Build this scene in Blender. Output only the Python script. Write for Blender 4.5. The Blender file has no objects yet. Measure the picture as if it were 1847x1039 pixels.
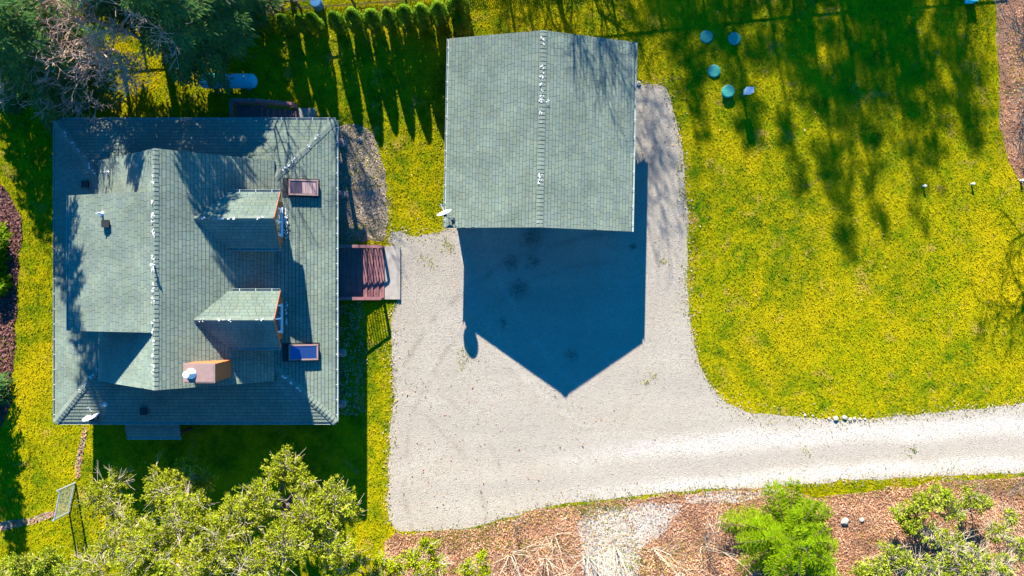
import bpy, bmesh, math, random
import numpy as np
from mathutils import Vector, Matrix, noise as mnoise
from mathutils.geometry import delaunay_2d_cdt

# ------------------------------------------------------------------ camera, sky, sun, exposure
R = math.radians
S = bpy.context.scene
COL = S.collection
K, H = 0.028, 41.0                      # metres per photo pixel on the ground, camera height
cam = bpy.data.cameras.new('camera'); cam_o = bpy.data.objects.new('camera', cam); COL.objects.link(cam_o)
cam_o.location = (0, 0, H); cam_o.rotation_euler = (0, 0, 0)
cam.sensor_width = 36; cam.lens = 36 * H / (1847 * K); cam.clip_end = 3000; cam.clip_start = .5
S.camera = cam_o
SUN_EL, SUN_AZ = 25.6, -9.9             # degrees; azimuth from +Y towards +X
w = bpy.data.worlds.new('World'); S.world = w; w.use_nodes = True
nt = w.node_tree; nt.nodes.clear()
sky = nt.nodes.new('ShaderNodeTexSky'); sky.sky_type = 'NISHITA'; sky.sun_disc = False
sky.sun_elevation = R(SUN_EL); sky.sun_rotation = R(SUN_AZ)
sky.altitude = 300; sky.air_density = 1.0; sky.dust_density = 0.1; sky.ozone_density = 6.0
hs = nt.nodes.new('ShaderNodeHueSaturation'); hs.inputs['Saturation'].default_value = 1.6
bg = nt.nodes.new('ShaderNodeBackground'); bg.inputs['Strength'].default_value = 0.088
wo = nt.nodes.new('ShaderNodeOutputWorld')
nt.links.new(sky.outputs[0], hs.inputs['Color']); nt.links.new(hs.outputs[0], bg.inputs['Color']); nt.links.new(bg.outputs[0], wo.inputs['Surface'])
sl = bpy.data.lights.new('sun', 'SUN'); sl.energy = 5.0; sl.angle = R(0.53); sl.color = (1.0, .93, .80)
so = bpy.data.objects.new('sun', sl); COL.objects.link(so)
sd = Vector((math.sin(R(SUN_AZ)) * math.cos(R(SUN_EL)), math.cos(R(SUN_AZ)) * math.cos(R(SUN_EL)), math.sin(R(SUN_EL))))
so.rotation_euler = sd.to_track_quat('Z', 'Y').to_euler(); so.location = sd * 60
S.view_settings.view_transform = 'Standard'; S.view_settings.look = 'None'
S.view_settings.gamma = 1.0; S.view_settings.exposure = 2.1; S.view_settings.use_curve_mapping = False

# ------------------------------------------------------------------ helpers
def hz(x): return -0.9 * math.tanh(.044 * x)
def hz_np(x): return -0.9 * np.tanh(.044 * x)
def gp(px, py, z=None):
    "photo pixel -> world point at height z (on the ground when z is None)"
    if z is None:
        z = 0.
        for _ in range(4): z = hz((px - 923.5) * K * (H - z) / H)
    s = K * (H - z) / H
    return Vector(((px - 923.5) * s, (519.5 - py) * s, z))

def tag(o, label=None, cat=None, group=None, kind=None):
    if label: o['label'] = label
    if cat: o['category'] = cat
    if group: o['group'] = group
    if kind: o['kind'] = kind
    return o
def empty(name, loc, rz=0.):
    o = bpy.data.objects.new(name, None); COL.objects.link(o); o.location = loc; o.rotation_euler = (0, 0, rz)
    o.empty_display_size = .2
    return o
def link(name, me, parent=None, mat=None):
    o = bpy.data.objects.new(name, me); COL.objects.link(o)
    if parent is not None: o.parent = parent
    if mat is not None and not me.materials: me.materials.append(mat)
    return o
def copy_tree(o, parent=None):
    c = o.copy(); COL.objects.link(c); c.parent = parent
    for ch in list(o.children): copy_tree(ch, c)
    return c

class MB:
    def __init__(s): s.v = []; s.f = []; s.mi = []; s.cur = 0
    def add(s, vs, fs):
        n = len(s.v); s.v += [tuple(a) for a in vs]; s.f += [tuple(i + n for i in f) for f in fs]; s.mi += [s.cur] * len(fs)
        return s
    def box(s, c, d, rz=0., M=None):
        x, y, z = d[0] / 2, d[1] / 2, d[2] / 2
        vs = [Vector((sx * x, sy * y, sz * z)) for sz in (-1, 1) for sy in (-1, 1) for sx in (-1, 1)]
        T = Matrix.Translation(c) @ (M.to_4x4() if M is not None else Matrix.Rotation(rz, 4, 'Z'))
        return s.add([T @ a for a in vs], [(0, 2, 3, 1), (4, 5, 7, 6), (0, 1, 5, 4), (2, 6, 7, 3), (0, 4, 6, 2), (1, 3, 7, 5)])
    def bar(s, a, b, wd, th, up=(0, 0, 1)):
        a, b = Vector(a), Vector(b); d = b - a; L = d.length
        if L < 1e-6: return s
        x = d / L; y = Vector(up).cross(x)
        if y.length < 1e-4: y = Vector((0, 1, 0)).cross(x)
        y.normalize(); z = x.cross(y)
        return s.box((a + b) / 2, (L, wd, th), M=Matrix((x, y, z)).transposed())
    def tube(s, pts, rad, n=6, cap=True):
        pts = [Vector(p) for p in pts]; rings = []; vs = []
        for i, p in enumerate(pts):
            d = (pts[min(i + 1, len(pts) - 1)] - pts[max(i - 1, 0)])
            d = d.normalized() if d.length > 1e-9 else Vector((0, 0, 1))
            a = d.orthogonal().normalized() if abs(d.z) > .95 else Vector((-d.y, d.x, 0)).normalized()
            b = d.cross(a)
            r = rad[i] if hasattr(rad, '__len__') else rad
            for k in range(n):
                t = 2 * math.pi * k / n; vs.append(p + (a * math.cos(t) + b * math.sin(t)) * r)
        fs = []
        for i in range(len(pts) - 1):
            for k in range(n):
                k2 = (k + 1) % n; fs.append((i * n + k, i * n + k2, (i + 1) * n + k2, (i + 1) * n + k))
        if cap: fs += [tuple(range(n))[::-1], tuple((len(pts) - 1) * n + k for k in range(n))]
        return s.add(vs, fs)
    def lathe(s, c, prof, n=24, M=None):
        vs = []; c = Vector(c)
        for r, z in prof:
            for k in range(n):
                t = 2 * math.pi * k / n; q = Vector((r * math.cos(t), r * math.sin(t), z))
                vs.append(c + (M @ q if M is not None else q))
        fs = [(i * n + k, i * n + (k + 1) % n, (i + 1) * n + (k + 1) % n, (i + 1) * n + k) for i in range(len(prof) - 1) for k in range(n)]
        fs += [tuple(range(n))[::-1], tuple((len(prof) - 1) * n + k for k in range(n))]
        return s.add(vs, fs)
    def slab(s, poly, th):
        "planar polygon extruded straight down by th"
        n = len(poly); vs = [Vector(p) for p in poly] + [Vector(p) - Vector((0, 0, th)) for p in poly]
        return s.add(vs, [tuple(range(n)), tuple(range(2 * n - 1, n - 1, -1))] + [(i, i + n, (i + 1) % n + n, (i + 1) % n) for i in range(n)])
    def build(s, name, mat, parent=None, smooth=False):
        me = bpy.data.meshes.new(name); me.from_pydata(s.v, [], s.f); me.update()
        for m in (mat if isinstance(mat, (list, tuple)) else [mat]): me.materials.append(m)
        if any(s.mi): me.polygons.foreach_set('material_index', s.mi)
        if smooth: me.polygons.foreach_set('use_smooth', [True] * len(me.polygons))
        return link(name, me, parent)

def quads_mesh(name, V, mat, parent=None):
    "V: (n,4,3) array of quads -> one mesh object"
    n = len(V); me = bpy.data.meshes.new(name)
    me.vertices.add(n * 4); me.vertices.foreach_set('co', V.astype(np.float32).ravel())
    me.loops.add(n * 4); me.loops.foreach_set('vertex_index', np.arange(n * 4, dtype=np.int32))
    me.polygons.add(n); me.polygons.foreach_set('loop_start', np.arange(0, n * 4, 4, dtype=np.int32))
    me.polygons.foreach_set('loop_total', np.full(n, 4, dtype=np.int32))
    me.update(calc_edges=True); me.materials.append(mat)
    return link(name, me, parent)
def nrm(a): return a / np.maximum(np.linalg.norm(a, axis=-1, keepdims=True), 1e-9)
def kites(P, D, Sd, L, W, fat=.45):
    L = np.asarray(L)[:, None]; W = np.asarray(W)[:, None]
    m = P + D * L * fat
    return np.stack([P, m + Sd * W / 2, P + D * L, m - Sd * W / 2], 1)

# ------------------------------------------------------------------ materials
def nodes(name):
    m = bpy.data.materials.new(name); m.use_nodes = True; t = m.node_tree; b = t.nodes['Principled BSDF']
    b.inputs['Specular IOR Level'].default_value = .25
    if 'Diffuse Roughness' in b.inputs: b.inputs['Diffuse Roughness'].default_value = 1.
    return m, t, b
def mk(t, typ, **kw):
    n = t.nodes.new(typ)
    for k, v in kw.items(): setattr(n, k, v)
    return n
def rgb(c): return (c[0], c[1], c[2], 1)
def mixc(t, fac, a, b, blend='MIX'):
    n = mk(t, 'ShaderNodeMix', data_type='RGBA', blend_type=blend)
    for sock, val in ((n.inputs['Factor'], fac), (n.inputs[6], a), (n.inputs[7], b)):
        if isinstance(val, bpy.types.NodeSocket): t.links.new(val, sock)
        elif isinstance(val, (tuple, list)): sock.default_value = rgb(val)
        else: sock.default_value = val
    return n.outputs[2]
def noi(t, scale, detail=4., rough=.55, vec=None, dist=0.):
    n = mk(t, 'ShaderNodeTexNoise'); n.inputs['Scale'].default_value = scale; n.inputs['Detail'].default_value = detail
    n.inputs['Roughness'].default_value = rough; n.inputs['Distortion'].default_value = dist
    if vec is not None: t.links.new(vec, n.inputs['Vector'])
    return n.outputs['Fac']
def ramp(t, fac, lo, hi):
    n = mk(t, 'ShaderNodeMapRange'); n.inputs['From Min'].default_value = lo; n.inputs['From Max'].default_value = hi
    t.links.new(fac, n.inputs['Value']); return n.outputs['Result']
def pos(t): return mk(t, 'ShaderNodeNewGeometry').outputs['Position']
def isl(t): return mk(t, 'ShaderNodeNewGeometry').outputs['Random Per Island']
def bump(t, b, h, strength, dist=.02):
    n = mk(t, 'ShaderNodeBump'); n.inputs['Strength'].default_value = strength; n.inputs['Distance'].default_value = dist
    t.links.new(h, n.inputs['Height']); t.links.new(n.outputs[0], b.inputs['Normal'])

def plain(name, c, c2=None, scale=3., rough=.7, metal=0., bmp=0., bscale=40.):
    m, t, b = nodes(name); b.inputs['Roughness'].default_value = rough; b.inputs['Metallic'].default_value = metal
    c2 = c2 or tuple(x * .75 for x in c)
    t.links.new(mixc(t, ramp(t, noi(t, scale, 5., .65, pos(t)), .3, .7), c, c2), b.inputs['Base Color'])
    if bmp: bump(t, b, noi(t, bscale, 3., .6, pos(t)), bmp)
    return m

GREEN, YEL, STRAW = (.075, .150, .004), (.385, .325, .003), (.42, .28, .05)
def grass_color(t, fine):
    p = pos(t)
    f1 = ramp(t, noi(t, .16, 5., .62, p), .42, .58)
    f2 = ramp(t, noi(t, 1.3, 6., .72, p), .36, .64)
    a = mixc(t, f2, GREEN, YEL); b = mixc(t, f2, (.215, .255, .003), YEL)
    c = mixc(t, f1, a, b)
    c = mixc(t, ramp(t, noi(t, .9, 3., .6, p, .4), .60, .76), c, STRAW)
    c = mixc(t, ramp(t, noi(t, .75, 5., .7, p, .6), .57, .70), c, (.085, .175, .003))
    c = mixc(t, ramp(t, noi(t, 3.1, 4., .7, p, .3), .62, .72), c, (.05, .10, .004))
    c = mixc(t, ramp(t, noi(t, .21, 4., .6, p, .5), .52, .68), c, (.44, .35, .004))
    c = mixc(t, ramp(t, noi(t, .55, 6., .75, p, .8), .63, .72), c, (.24, .17, .06))
    dk = ramp(t, fine, 0., 1.)
    return mixc(t, 1., c, mixc(t, dk, (.56, .64, .65), (1.30, 1.24, 1.2)), 'MULTIPLY')
def m_ground():
    m, t, b = nodes('grass_ground'); b.inputs['Roughness'].default_value = 1; b.inputs['Specular IOR Level'].default_value = 0
    fine = noi(t, 14., 5., .75, pos(t))
    t.links.new(grass_color(t, ramp(t, fine, .32, .68)), b.inputs['Base Color'])
    bump(t, b, fine, 1., .12)
    return m
def m_tuft():
    m, t, b = nodes('grass_tuft'); b.inputs['Roughness'].default_value = .9; b.inputs['Specular IOR Level'].default_value = .05
    c = grass_color(t, isl(t)); t.links.new(c, b.inputs['Base Color'])
    tr = mk(t, 'ShaderNodeBsdfTranslucent'); t.links.new(c, tr.inputs['Color']); mx = mk(t, 'ShaderNodeMixShader'); mx.inputs[0].default_value = .3
    t.links.new(b.outputs[0], mx.inputs[1]); t.links.new(tr.outputs[0], mx.inputs[2]); t.links.new(mx.outputs[0], t.nodes['Material Output'].inputs['Surface'])
    return m
def m_gravel(name, base, dark, warm, tracks=()):
    m, t, b = nodes(name); b.inputs['Roughness'].default_value = 1; b.inputs['Specular IOR Level'].default_value = .05
    p = pos(t)
    st = mk(t, 'ShaderNodeMapping'); st.inputs['Scale'].default_value = (.10, .75, 1); st.inputs['Rotation'].default_value = (0, 0, R(-4)); t.links.new(p, st.inputs['Vector'])
    c = mixc(t, ramp(t, noi(t, .40, 6., .68, p), .38, .64), base, warm)
    c = mixc(t, ramp(t, noi(t, 1.1, 3., .5, st.outputs[0]), .42, .70), c, tuple(x * .80 for x in base))
    if tracks:
        sx = mk(t, 'ShaderNodeSeparateXYZ'); t.links.new(p, sx.inputs[0])
        wob = noi(t, .35, 3., .5, p)
        def mth(op, a, b_):
            n = mk(t, 'ShaderNodeMath', operation=op)
            for k_, v_ in ((0, a), (1, b_)):
                if isinstance(v_, bpy.types.NodeSocket): t.links.new(v_, n.inputs[k_])
                else: n.inputs[k_].default_value = v_
            return n.outputs[0]
        for (x0, y0, x1, y1, x2, y2), wd, colr, amt in tracks:
            A = np.polyfit([(q - 923.5) * .0283 for q in (x0, x1, x2)], [(519.5 - q) * .0283 for q in (y0, y1, y2)], 2)
            f = mth('ADD', mth('MULTIPLY', mth('ADD', mth('MULTIPLY', sx.outputs[0], float(A[0])), float(A[1])), sx.outputs[0]), float(A[2]))
            dd = mth('ABSOLUTE', mth('ADD', mth('SUBTRACT', sx.outputs[1], f), mth('MULTIPLY', mth('SUBTRACT', wob, .5), .9)), 0.)
            fade = ramp(t, sx.outputs[0], (950 - 923.5) * .0283, (1250 - 923.5) * .0283)
            mr = mk(t, 'ShaderNodeMapRange', interpolation_type='SMOOTHSTEP'); mr.inputs['From Min'].default_value = wd; mr.inputs['From Max'].default_value = 0.; t.links.new(dd, mr.inputs['Value'])
            c = mixc(t, mth('MULTIPLY', mth('MULTIPLY', mr.outputs[0], fade), amt), c, colr)
        vm = mk(t, 'ShaderNodeNewGeometry').outputs['Position']
        for (cx, cy), rad_, wd, colr, amt in (((1120, 860), 12.3, .16, (.25, .215, .175), .9), ((1120, 860), 10.9, .14, (.25, .215, .175), .8), ((1330, 330), 14.6, .2, (.48, .45, .40), .6), ((1330, 330), 13.1, .2, (.48, .45, .40), .6), ((600, 980), 9.2, .14, (.27, .235, .19), .75), ((600, 980), 7.8, .14, (.27, .235, .19), .75), ((1450, 560), 8.6, .12, (.26, .22, .18), .75)):
            q = gp(cx, cy); sb = mk(t, 'ShaderNodeVectorMath', operation='DISTANCE'); t.links.new(vm, sb.inputs[0]); sb.inputs[1].default_value = (q.x, q.y, 0)
            dd = mth('ABSOLUTE', mth('SUBTRACT', mth('ADD', sb.outputs['Value'], mth('MULTIPLY', mth('SUBTRACT', wob, .5), .7)), rad_), 0.)
            mr = mk(t, 'ShaderNodeMapRange', interpolation_type='SMOOTHSTEP'); mr.inputs['From Min'].default_value = wd * 1.6; mr.inputs['From Max'].default_value = 0.; t.links.new(dd, mr.inputs['Value'])
            c = mixc(t, mth('MULTIPLY', mth('MULTIPLY', mth('MULTIPLY', mr.outputs[0], ramp(t, sx.outputs[0], 5.6, 4.4)), ramp(t, noi(t, .8, 3., .6, p), .40, .60)), amt), c, colr)
        for px_, py_, r_ in ((937, 521, .75), (922, 474, .55), (962, 472, .5), (908, 582, .35), (1031, 641, .4), (1142, 446, .25), (960, 430, .8)):
            q = gp(px_, py_); sb = mk(t, 'ShaderNodeVectorMath', operation='DISTANCE'); t.links.new(vm, sb.inputs[0]); sb.inputs[1].default_value = (q.x, q.y, q.z)
            e_ = mth('ADD', sb.outputs['Value'], mth('MULTIPLY', mth('SUBTRACT', noi(t, 3.5, 5., .75, p), .5), 1.6))
            mr = mk(t, 'ShaderNodeMapRange', interpolation_type='SMOOTHSTEP'); mr.inputs['From Min'].default_value = r_; mr.inputs['From Max'].default_value = 0.; t.links.new(e_, mr.inputs['Value'])
            c = mixc(t, mth('MULTIPLY', mr.outputs[0], .9), c, (.06, .055, .05))
    vo = mk(t, 'ShaderNodeTexVoronoi'); vo.inputs['Scale'].default_value = 26.; t.links.new(p, vo.inputs['Vector'])
    c = mixc(t, ramp(t, vo.outputs['Distance'], .38, .85), c, dark)
    c = mixc(t, ramp(t, noi(t, 7., 6., .75, p), .53, .74), c, tuple(x * .62 for x in warm))
    t.links.new(c, b.inputs['Base Color']); bump(t, b, vo.outputs['Distance'], .5, .03)
    return m
def m_islands(name, cols, rough=.85, transl=0., jit=.35, scale=1.2):
    "per-leaf colour from a ramp, with large light/dark variation"
    m, t, b = nodes(name); b.inputs['Roughness'].default_value = rough; b.inputs['Specular IOR Level'].default_value = .05
    oi = mk(t, 'ShaderNodeObjectInfo').outputs['Random']
    ad = mk(t, 'ShaderNodeMath', operation='ADD'); t.links.new(isl(t), ad.inputs[0]); t.links.new(oi, ad.inputs[1])
    fr = mk(t, 'ShaderNodeMath', operation='FRACT'); t.links.new(ad.outputs[0], fr.inputs[0])
    cr = mk(t, 'ShaderNodeValToRGB'); cr.color_ramp.interpolation = 'LINEAR'
    n = len(cols)
    while len(cr.color_ramp.elements) < n: cr.color_ramp.elements.new(.5)
    for i, c in enumerate(cols): cr.color_ramp.elements[i].position = i / max(n - 1, 1); cr.color_ramp.elements[i].color = rgb(c)
    t.links.new(fr.outputs[0], cr.inputs[0])
    f = ramp(t, noi(t, scale, 3., .6, pos(t)), .3, .7)
    c = mixc(t, 1., cr.outputs[0], mixc(t, f, (1 - jit,) * 3, (1 + jit,) * 3), 'MULTIPLY')
    t.links.new(c, b.inputs['Base Color'])
    if transl:
        tr = mk(t, 'ShaderNodeBsdfTranslucent'); t.links.new(c, tr.inputs['Color'])
        mx = mk(t, 'ShaderNodeMixShader'); mx.inputs[0].default_value = transl
        t.links.new(b.outputs[0], mx.inputs[1]); t.links.new(tr.outputs[0], mx.inputs[2])
        t.links.new(mx.outputs[0], t.nodes['Material Output'].inputs['Surface'])
    return m
def m_shingle():
    m = m_islands('green_shingle', [(.150, .200, .160), (.178, .222, .170), (.160, .198, .172), (.196, .234, .178), (.172, .210, .158), (.154, .194, .168)], .95, 0., .17, .8)
    t = m.node_tree; b = t.nodes['Principled BSDF']; bump(t, b, noi(t, 90., 2., .6, pos(t)), .35, .01)
    return m
def m_siding(name, c, c2):
    m, t, b = nodes(name); b.inputs['Roughness'].default_value = .7; p = pos(t)
    mp = mk(t, 'ShaderNodeMapping'); mp.inputs['Scale'].default_value = (1.2, 1.2, 14); t.links.new(p, mp.inputs['Vector'])
    f = noi(t, 2.5, 5., .65, mp.outputs[0]); t.links.new(mixc(t, ramp(t, f, .3, .7), c, c2), b.inputs['Base Color'])
    bump(t, b, f, .3)
    return m
MT = dict(
    ground=m_ground(), tuft=m_tuft(),
    gravel=m_gravel('driveway_gravel', (.405, .370, .308), (.27, .235, .19), (.365, .318, .25), [((1847, 772, 1400, 792, 1000, 822), .95, (.54, .515, .47), .9), ((1847, 842, 1450, 856, 1150, 880), .7, (.54, .515, .47), .9), ((1847, 806, 1450, 822, 1080, 858), .75, (.33, .30, .265), .8)]),
    gravel_pale=m_gravel('pale_gravel', (.52, .475, .42), (.27, .22, .18), (.47, .40, .33)),
    soil=m_gravel('bare_soil', (.34, .275, .22), (.14, .11, .08), (.40, .33, .27)),
    leafbed=m_gravel('leaf_litter_ground', (.36, .18, .10), (.11, .05, .03), (.44, .27, .17)),
    redbed=m_gravel('red_leaf_ground', (.13, .06, .05), (.04, .02, .015), (.18, .09, .075)),
    leaf=m_islands('fallen_leaf', [(.16, .06, .03), (.44, .21, .10), (.55, .32, .19), (.30, .11, .05), (.62, .43, .29), (.40, .20, .11)], .9, .1, .5, .9),
    redleaf=m_islands('red_fallen_leaf', [(.08, .03, .025), (.20, .09, .08), (.28, .15, .13), (.13, .045, .035)], .9, .1, .2),
    stone=m_islands('gravel_stone', [(.29, .245, .195), (.42, .38, .32), (.38, .34, .285), (.46, .415, .35), (.34, .295, .24)], 1., 0., .15, 3.),
    debris=m_islands('soil_debris', [(.22, .15, .10), (.44, .33, .24), (.32, .26, .06), (.54, .44, .34), (.32, .21, .14)], 1., 0., .3, 2.),
    shingle=m_shingle(), deck=plain('roof_underlay', (.025, .035, .038), rough=.95),
    cap=m_islands('ridge_shingle', [(.155, .195, .155), (.18, .215, .17), (.195, .225, .18)], .95, 0., .15, 2.),
    powder=plain('white_moss_powder', (.72, .72, .70), (.5, .5, .48), 9., .9),
    gutter=plain('gutter_metal', (.36, .42, .38), (.26, .32, .29), 1.5, .45),
    hanger=plain('gutter_hanger', (.62, .66, .64), rough=.4),
    cedar=m_siding('cedar_boards', (.52, .14, .04), (.32, .075, .025)),
    trim=m_siding('brown_trim', (.085, .04, .032), (.055, .025, .022)),
    stain=m_siding('red_brown_stain', (.30, .135, .13), (.20, .085, .09)),
    wall=m_siding('cedar_wall', (.24, .11, .06), (.17, .075, .04)),
    pinkcap=plain('chimney_cap_metal', (.30, .20, .175), (.25, .16, .14), 4., .6),
    white=plain('white_paint', (.72, .73, .74), (.58, .6, .61), 3., .5),
    metal=plain('galvanised_metal', (.55, .57, .6), (.42, .44, .47), 6., .35, .6),
    dark=plain('dark_metal', (.03, .032, .036), rough=.5),
    concrete=plain('concrete', (.36, .325, .285), (.26, .235, .205), 2.5, .95, 0., .3),
    tank=plain('tank_paint', (.07, .56, .62), (.05, .47, .54), 2., .35),
    lid=plain('septic_lid_green', (.03, .30, .24), (.025, .24, .19), 5., .6),
    blue=plain('blue_plastic', (.05, .2, .42), rough=.45),
    wood=plain('weathered_wood', (.17, .12, .09), (.10, .075, .06), 6., .85),
    bark=plain('bark', (.10, .075, .06), (.055, .04, .035), 7., .95, 0., .8, 18.),
    twig=plain('pale_twig', (.52, .44, .32), (.38, .31, .22), 5., .85),
    pinktwig=plain('pink_twig', (.50, .34, .24), (.36, .235, .165), 5., .85),
    greytwig=plain('grey_twig', (.17, .135, .115), (.10, .08, .07), 5., .85),
    fir=m_islands('fir_needles', [(.05, .13, .045), (.08, .19, .055), (.12, .23, .04), (.065, .17, .07), (.19, .27, .035)], .75, .42, .3, .8),
    thuja=m_islands('thuja_scales', [(.09, .23, .028), (.14, .29, .022), (.20, .33, .014), (.32, .36, .010)], .75, .6, .2, 2.),
    brightfir=m_islands('bright_cedar', [(.075, .17, .002), (.16, .265, .002), (.235, .31, .003), (.12, .22, .002)], .75, .3, .3, 1.2),
    olive=m_islands('olive_leaves', [(.12, .18, .003), (.23, .28, .004), (.33, .345, .008), (.42, .41, .05), (.185, .245, .003)], .7, .35, .3, 1.),
    shrub=m_islands('shrub_leaves', [(.10, .18, .004), (.19, .27, .006), (.30, .34, .012), (.42, .40, .08)], .75, .25, .3, 1.2),
)
def m_glass(name, c):
    m, t, b = nodes(name); b.inputs['Roughness'].default_value = .05; b.inputs['Specular IOR Level'].default_value = .8
    b.inputs['Base Color'].default_value = rgb(c); b.inputs['Coat Weight'].default_value = .3
    return m
MT['glass'] = m_glass('window_glass', (.05, .07, .09)); MT['skyglass'] = m_glass('skylight_glass', (.06, .14, .34))
MT['skyglass'].node_tree.nodes['Principled BSDF'].inputs['Metallic'].default_value = .75
MT['brownglass'] = m_glass('tinted_skylight_glass', (.075, .05, .06))
MT['blind'] = plain('skylight_blind', (.40, .27, .25), (.34, .22, .20), 2., .8)

# ------------------------------------------------------------------ the ground and its sheets
def ground():
    xs = [-500, -250, -120, -80, -60, -50] + list(range(-40, 41)) + [50, 60, 80, 120, 250, 500]; ys = [-500, -100, -40, -20, 0, 20, 40, 100, 500]
    vs = [(x, y, hz(x)) for y in ys for x in xs]; n = len(xs)
    fs = [(j * n + i, j * n + i + 1, (j + 1) * n + i + 1, (j + 1) * n + i) for j in range(len(ys) - 1) for i in range(n - 1)]
    tag(MB().add(vs, fs).build('lawn', MT['ground']), 'mossy yellow green lawn around the house and garage', 'lawn', kind='structure')
ground()
def rough_poly(px, jit, seed, step=.35):
    pts = [gp(*p) for p in px]; out = []
    for i, a in enumerate(pts):
        b = pts[(i + 1) % len(pts)]; n = max(1, int((b - a).length / step))
        for k in range(n):
            q = a.lerp(b, k / n); d = mnoise.noise_vector(Vector((q.x * .9, q.y * .9, seed * 7.3))) * jit + mnoise.noise_vector(Vector((q.x * 3, q.y * 3, seed * 3.1))) * jit * .5
            out.append((q.x + d.x, q.y + d.y))
    return out
def sheet(name, poly, off, mat):
    cv, _, cf, *_ = delaunay_2d_cdt([Vector(p) for p in poly], [], [list(range(len(poly)))], 1, 1e-5)
    bm = bmesh.new(); bv = [bm.verts.new((q.x, q.y, 0)) for q in cv]
    for f in cf: bm.faces.new([bv[i] for i in f])
    lo, hi = min(p[0] for p in poly), max(p[0] for p in poly)
    for x in range(math.ceil(lo), math.floor(hi) + 1):
        bmesh.ops.bisect_plane(bm, geom=bm.verts[:] + bm.edges[:] + bm.faces[:], plane_co=(x, 0, 0), plane_no=(1, 0, 0))
    def lin(x):
        a = math.floor(x); return hz(a) + (hz(a + 1) - hz(a)) * (x - a)
    for v in bm.verts: v.co.z = lin(v.co.x) + off
    bmesh.ops.recalc_face_normals(bm, faces=bm.faces[:])
    if sum(f.normal.z for f in bm.faces) < 0: bmesh.ops.reverse_faces(bm, faces=bm.faces[:])
    me = bpy.data.meshes.new(name); bm.to_mesh(me); bm.free(); o = link(name, me, None, mat); return o
DRIVE = rough_poly([(2250, 690), (1847, 728), (1800, 733), (1700, 743), (1600, 752), (1560, 757), (1500, 757), (1440, 752), (1400, 748), (1350, 742), (1310, 725), (1280, 690), (1265, 665),
    (1255, 630), (1248, 600), (1242, 560), (1240, 520), (1241, 470), (1240, 400), (1236, 330), (1230, 270), (1222, 210), (1212, 180), (1200, 157), (1180, 150), (1150, 150),
    (1090, 160), (1090, 390), (840, 395), (800, 412), (790, 421), (750, 425), (722, 416), (706, 420), (700, 432), (706, 448), (716, 545), (706, 565), (703, 600), (706, 640), (711, 680),
    (710, 720), (703, 780), (700, 850), (698, 900), (700, 935), (712, 955), (760, 960), (830, 955), (900, 938), (960, 920), (1040, 905), (1150, 893), (1250, 885), (1330, 881),
    (1420, 875), (1500, 868), (1600, 862), (1700, 857), (1847, 852), (2250, 830)], .14, 1)
PALE = rough_poly([(1040, 945), (1060, 921), (1120, 911), (1180, 906), (1232, 912), (1198, 960), (1160, 985), (1146, 1039), (1140, 1130), (1050, 1130), (1052, 1000)], .2, 2)
STRIP = rough_poly([(1235, 893), (1330, 885), (1415, 880), (1400, 897), (1330, 906), (1240, 908)], .12, 3)
LITTER = rough_poly([(690, 975), (712, 958), (760, 962), (830, 957), (900, 941), (960, 923), (1040, 909), (1150, 898), (1250, 889), (1330, 886), (1420, 880), (1470, 900), (1600, 880), (1700, 868), (1847, 862), (2250, 850), (2250, 1300), (690, 1300)], .2, 4)
RIGHTBED = rough_poly([(1790, -260), (1797, 0), (1800, 100), (1803, 230), (1820, 290), (1847, 345), (1960, 420), (2250, 480), (2250, -260)], .15, 5)
LEFTBED = rough_poly([(-200, 300), (0, 330), (22, 362), (37, 400), (36, 480), (28, 560), (25, 640), (20, 720), (4, 770), (-60, 800), (-260, 800)], .2, 6)
DIRT = rough_poly([(610, 225), (640, 224), (668, 243), (688, 280), (697, 350), (703, 400), (690, 436), (612, 440)], .22, 7)
TRAIL = rough_poly([(152, 770), (158, 770), (150, 815), (145, 862), (135, 862), (140, 815)], .12, 8)
TRAIL2 = rough_poly([(-60, 952), (0, 944), (50, 934), (98, 922), (104, 930), (60, 944), (0, 958), (-60, 966)], .12, 9)
SHADEBED = rough_poly([(612, 545), (655, 548), (662, 640), (655, 745), (612, 750)], .2, 10)
for nm, po, off, mt, lb, ct in [
    ('driveway', DRIVE, .008, 'gravel', 'pale grey gravel driveway and parking area before the garage', 'driveway'),
    ('leaf_bed', LITTER, .004, 'leafbed', 'brown leaf litter bank below the gravel driveway', 'leaf bed'),
    ('gravel_patch', PALE, .008, 'gravel_pale', 'whitish gravel patch in the leaf litter bank', 'gravel patch'),
    ('gravel_verge', STRIP, .0082, 'gravel_pale', 'pinkish pale gravel strip along the lower edge of the drive', 'gravel strip'),
    ('mulch_bed', RIGHTBED, .004, 'leafbed', 'tan leaf covered bed beside the sunny lawn', 'leaf bed'),
    ('red_leaf_bed', LEFTBED, .004, 'redbed', 'dark red leaf covered strip beside the house lawn', 'leaf bed'),
    ('bare_soil', DIRT, .004, 'soil', 'bare soil patch beside the house and lawn', 'soil'),
    ('leaf_trail', TRAIL, .004, 'soil', 'thin trail of leaves leading to the mesh gate', 'leaf trail'),
    ('leaf_drift', TRAIL2, .004, 'soil', 'narrow drift of leaves ending at the mesh gate', 'leaf trail')]:
    tag(sheet(nm, po, off, MT[mt]), lb, ct, kind='structure')

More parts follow.
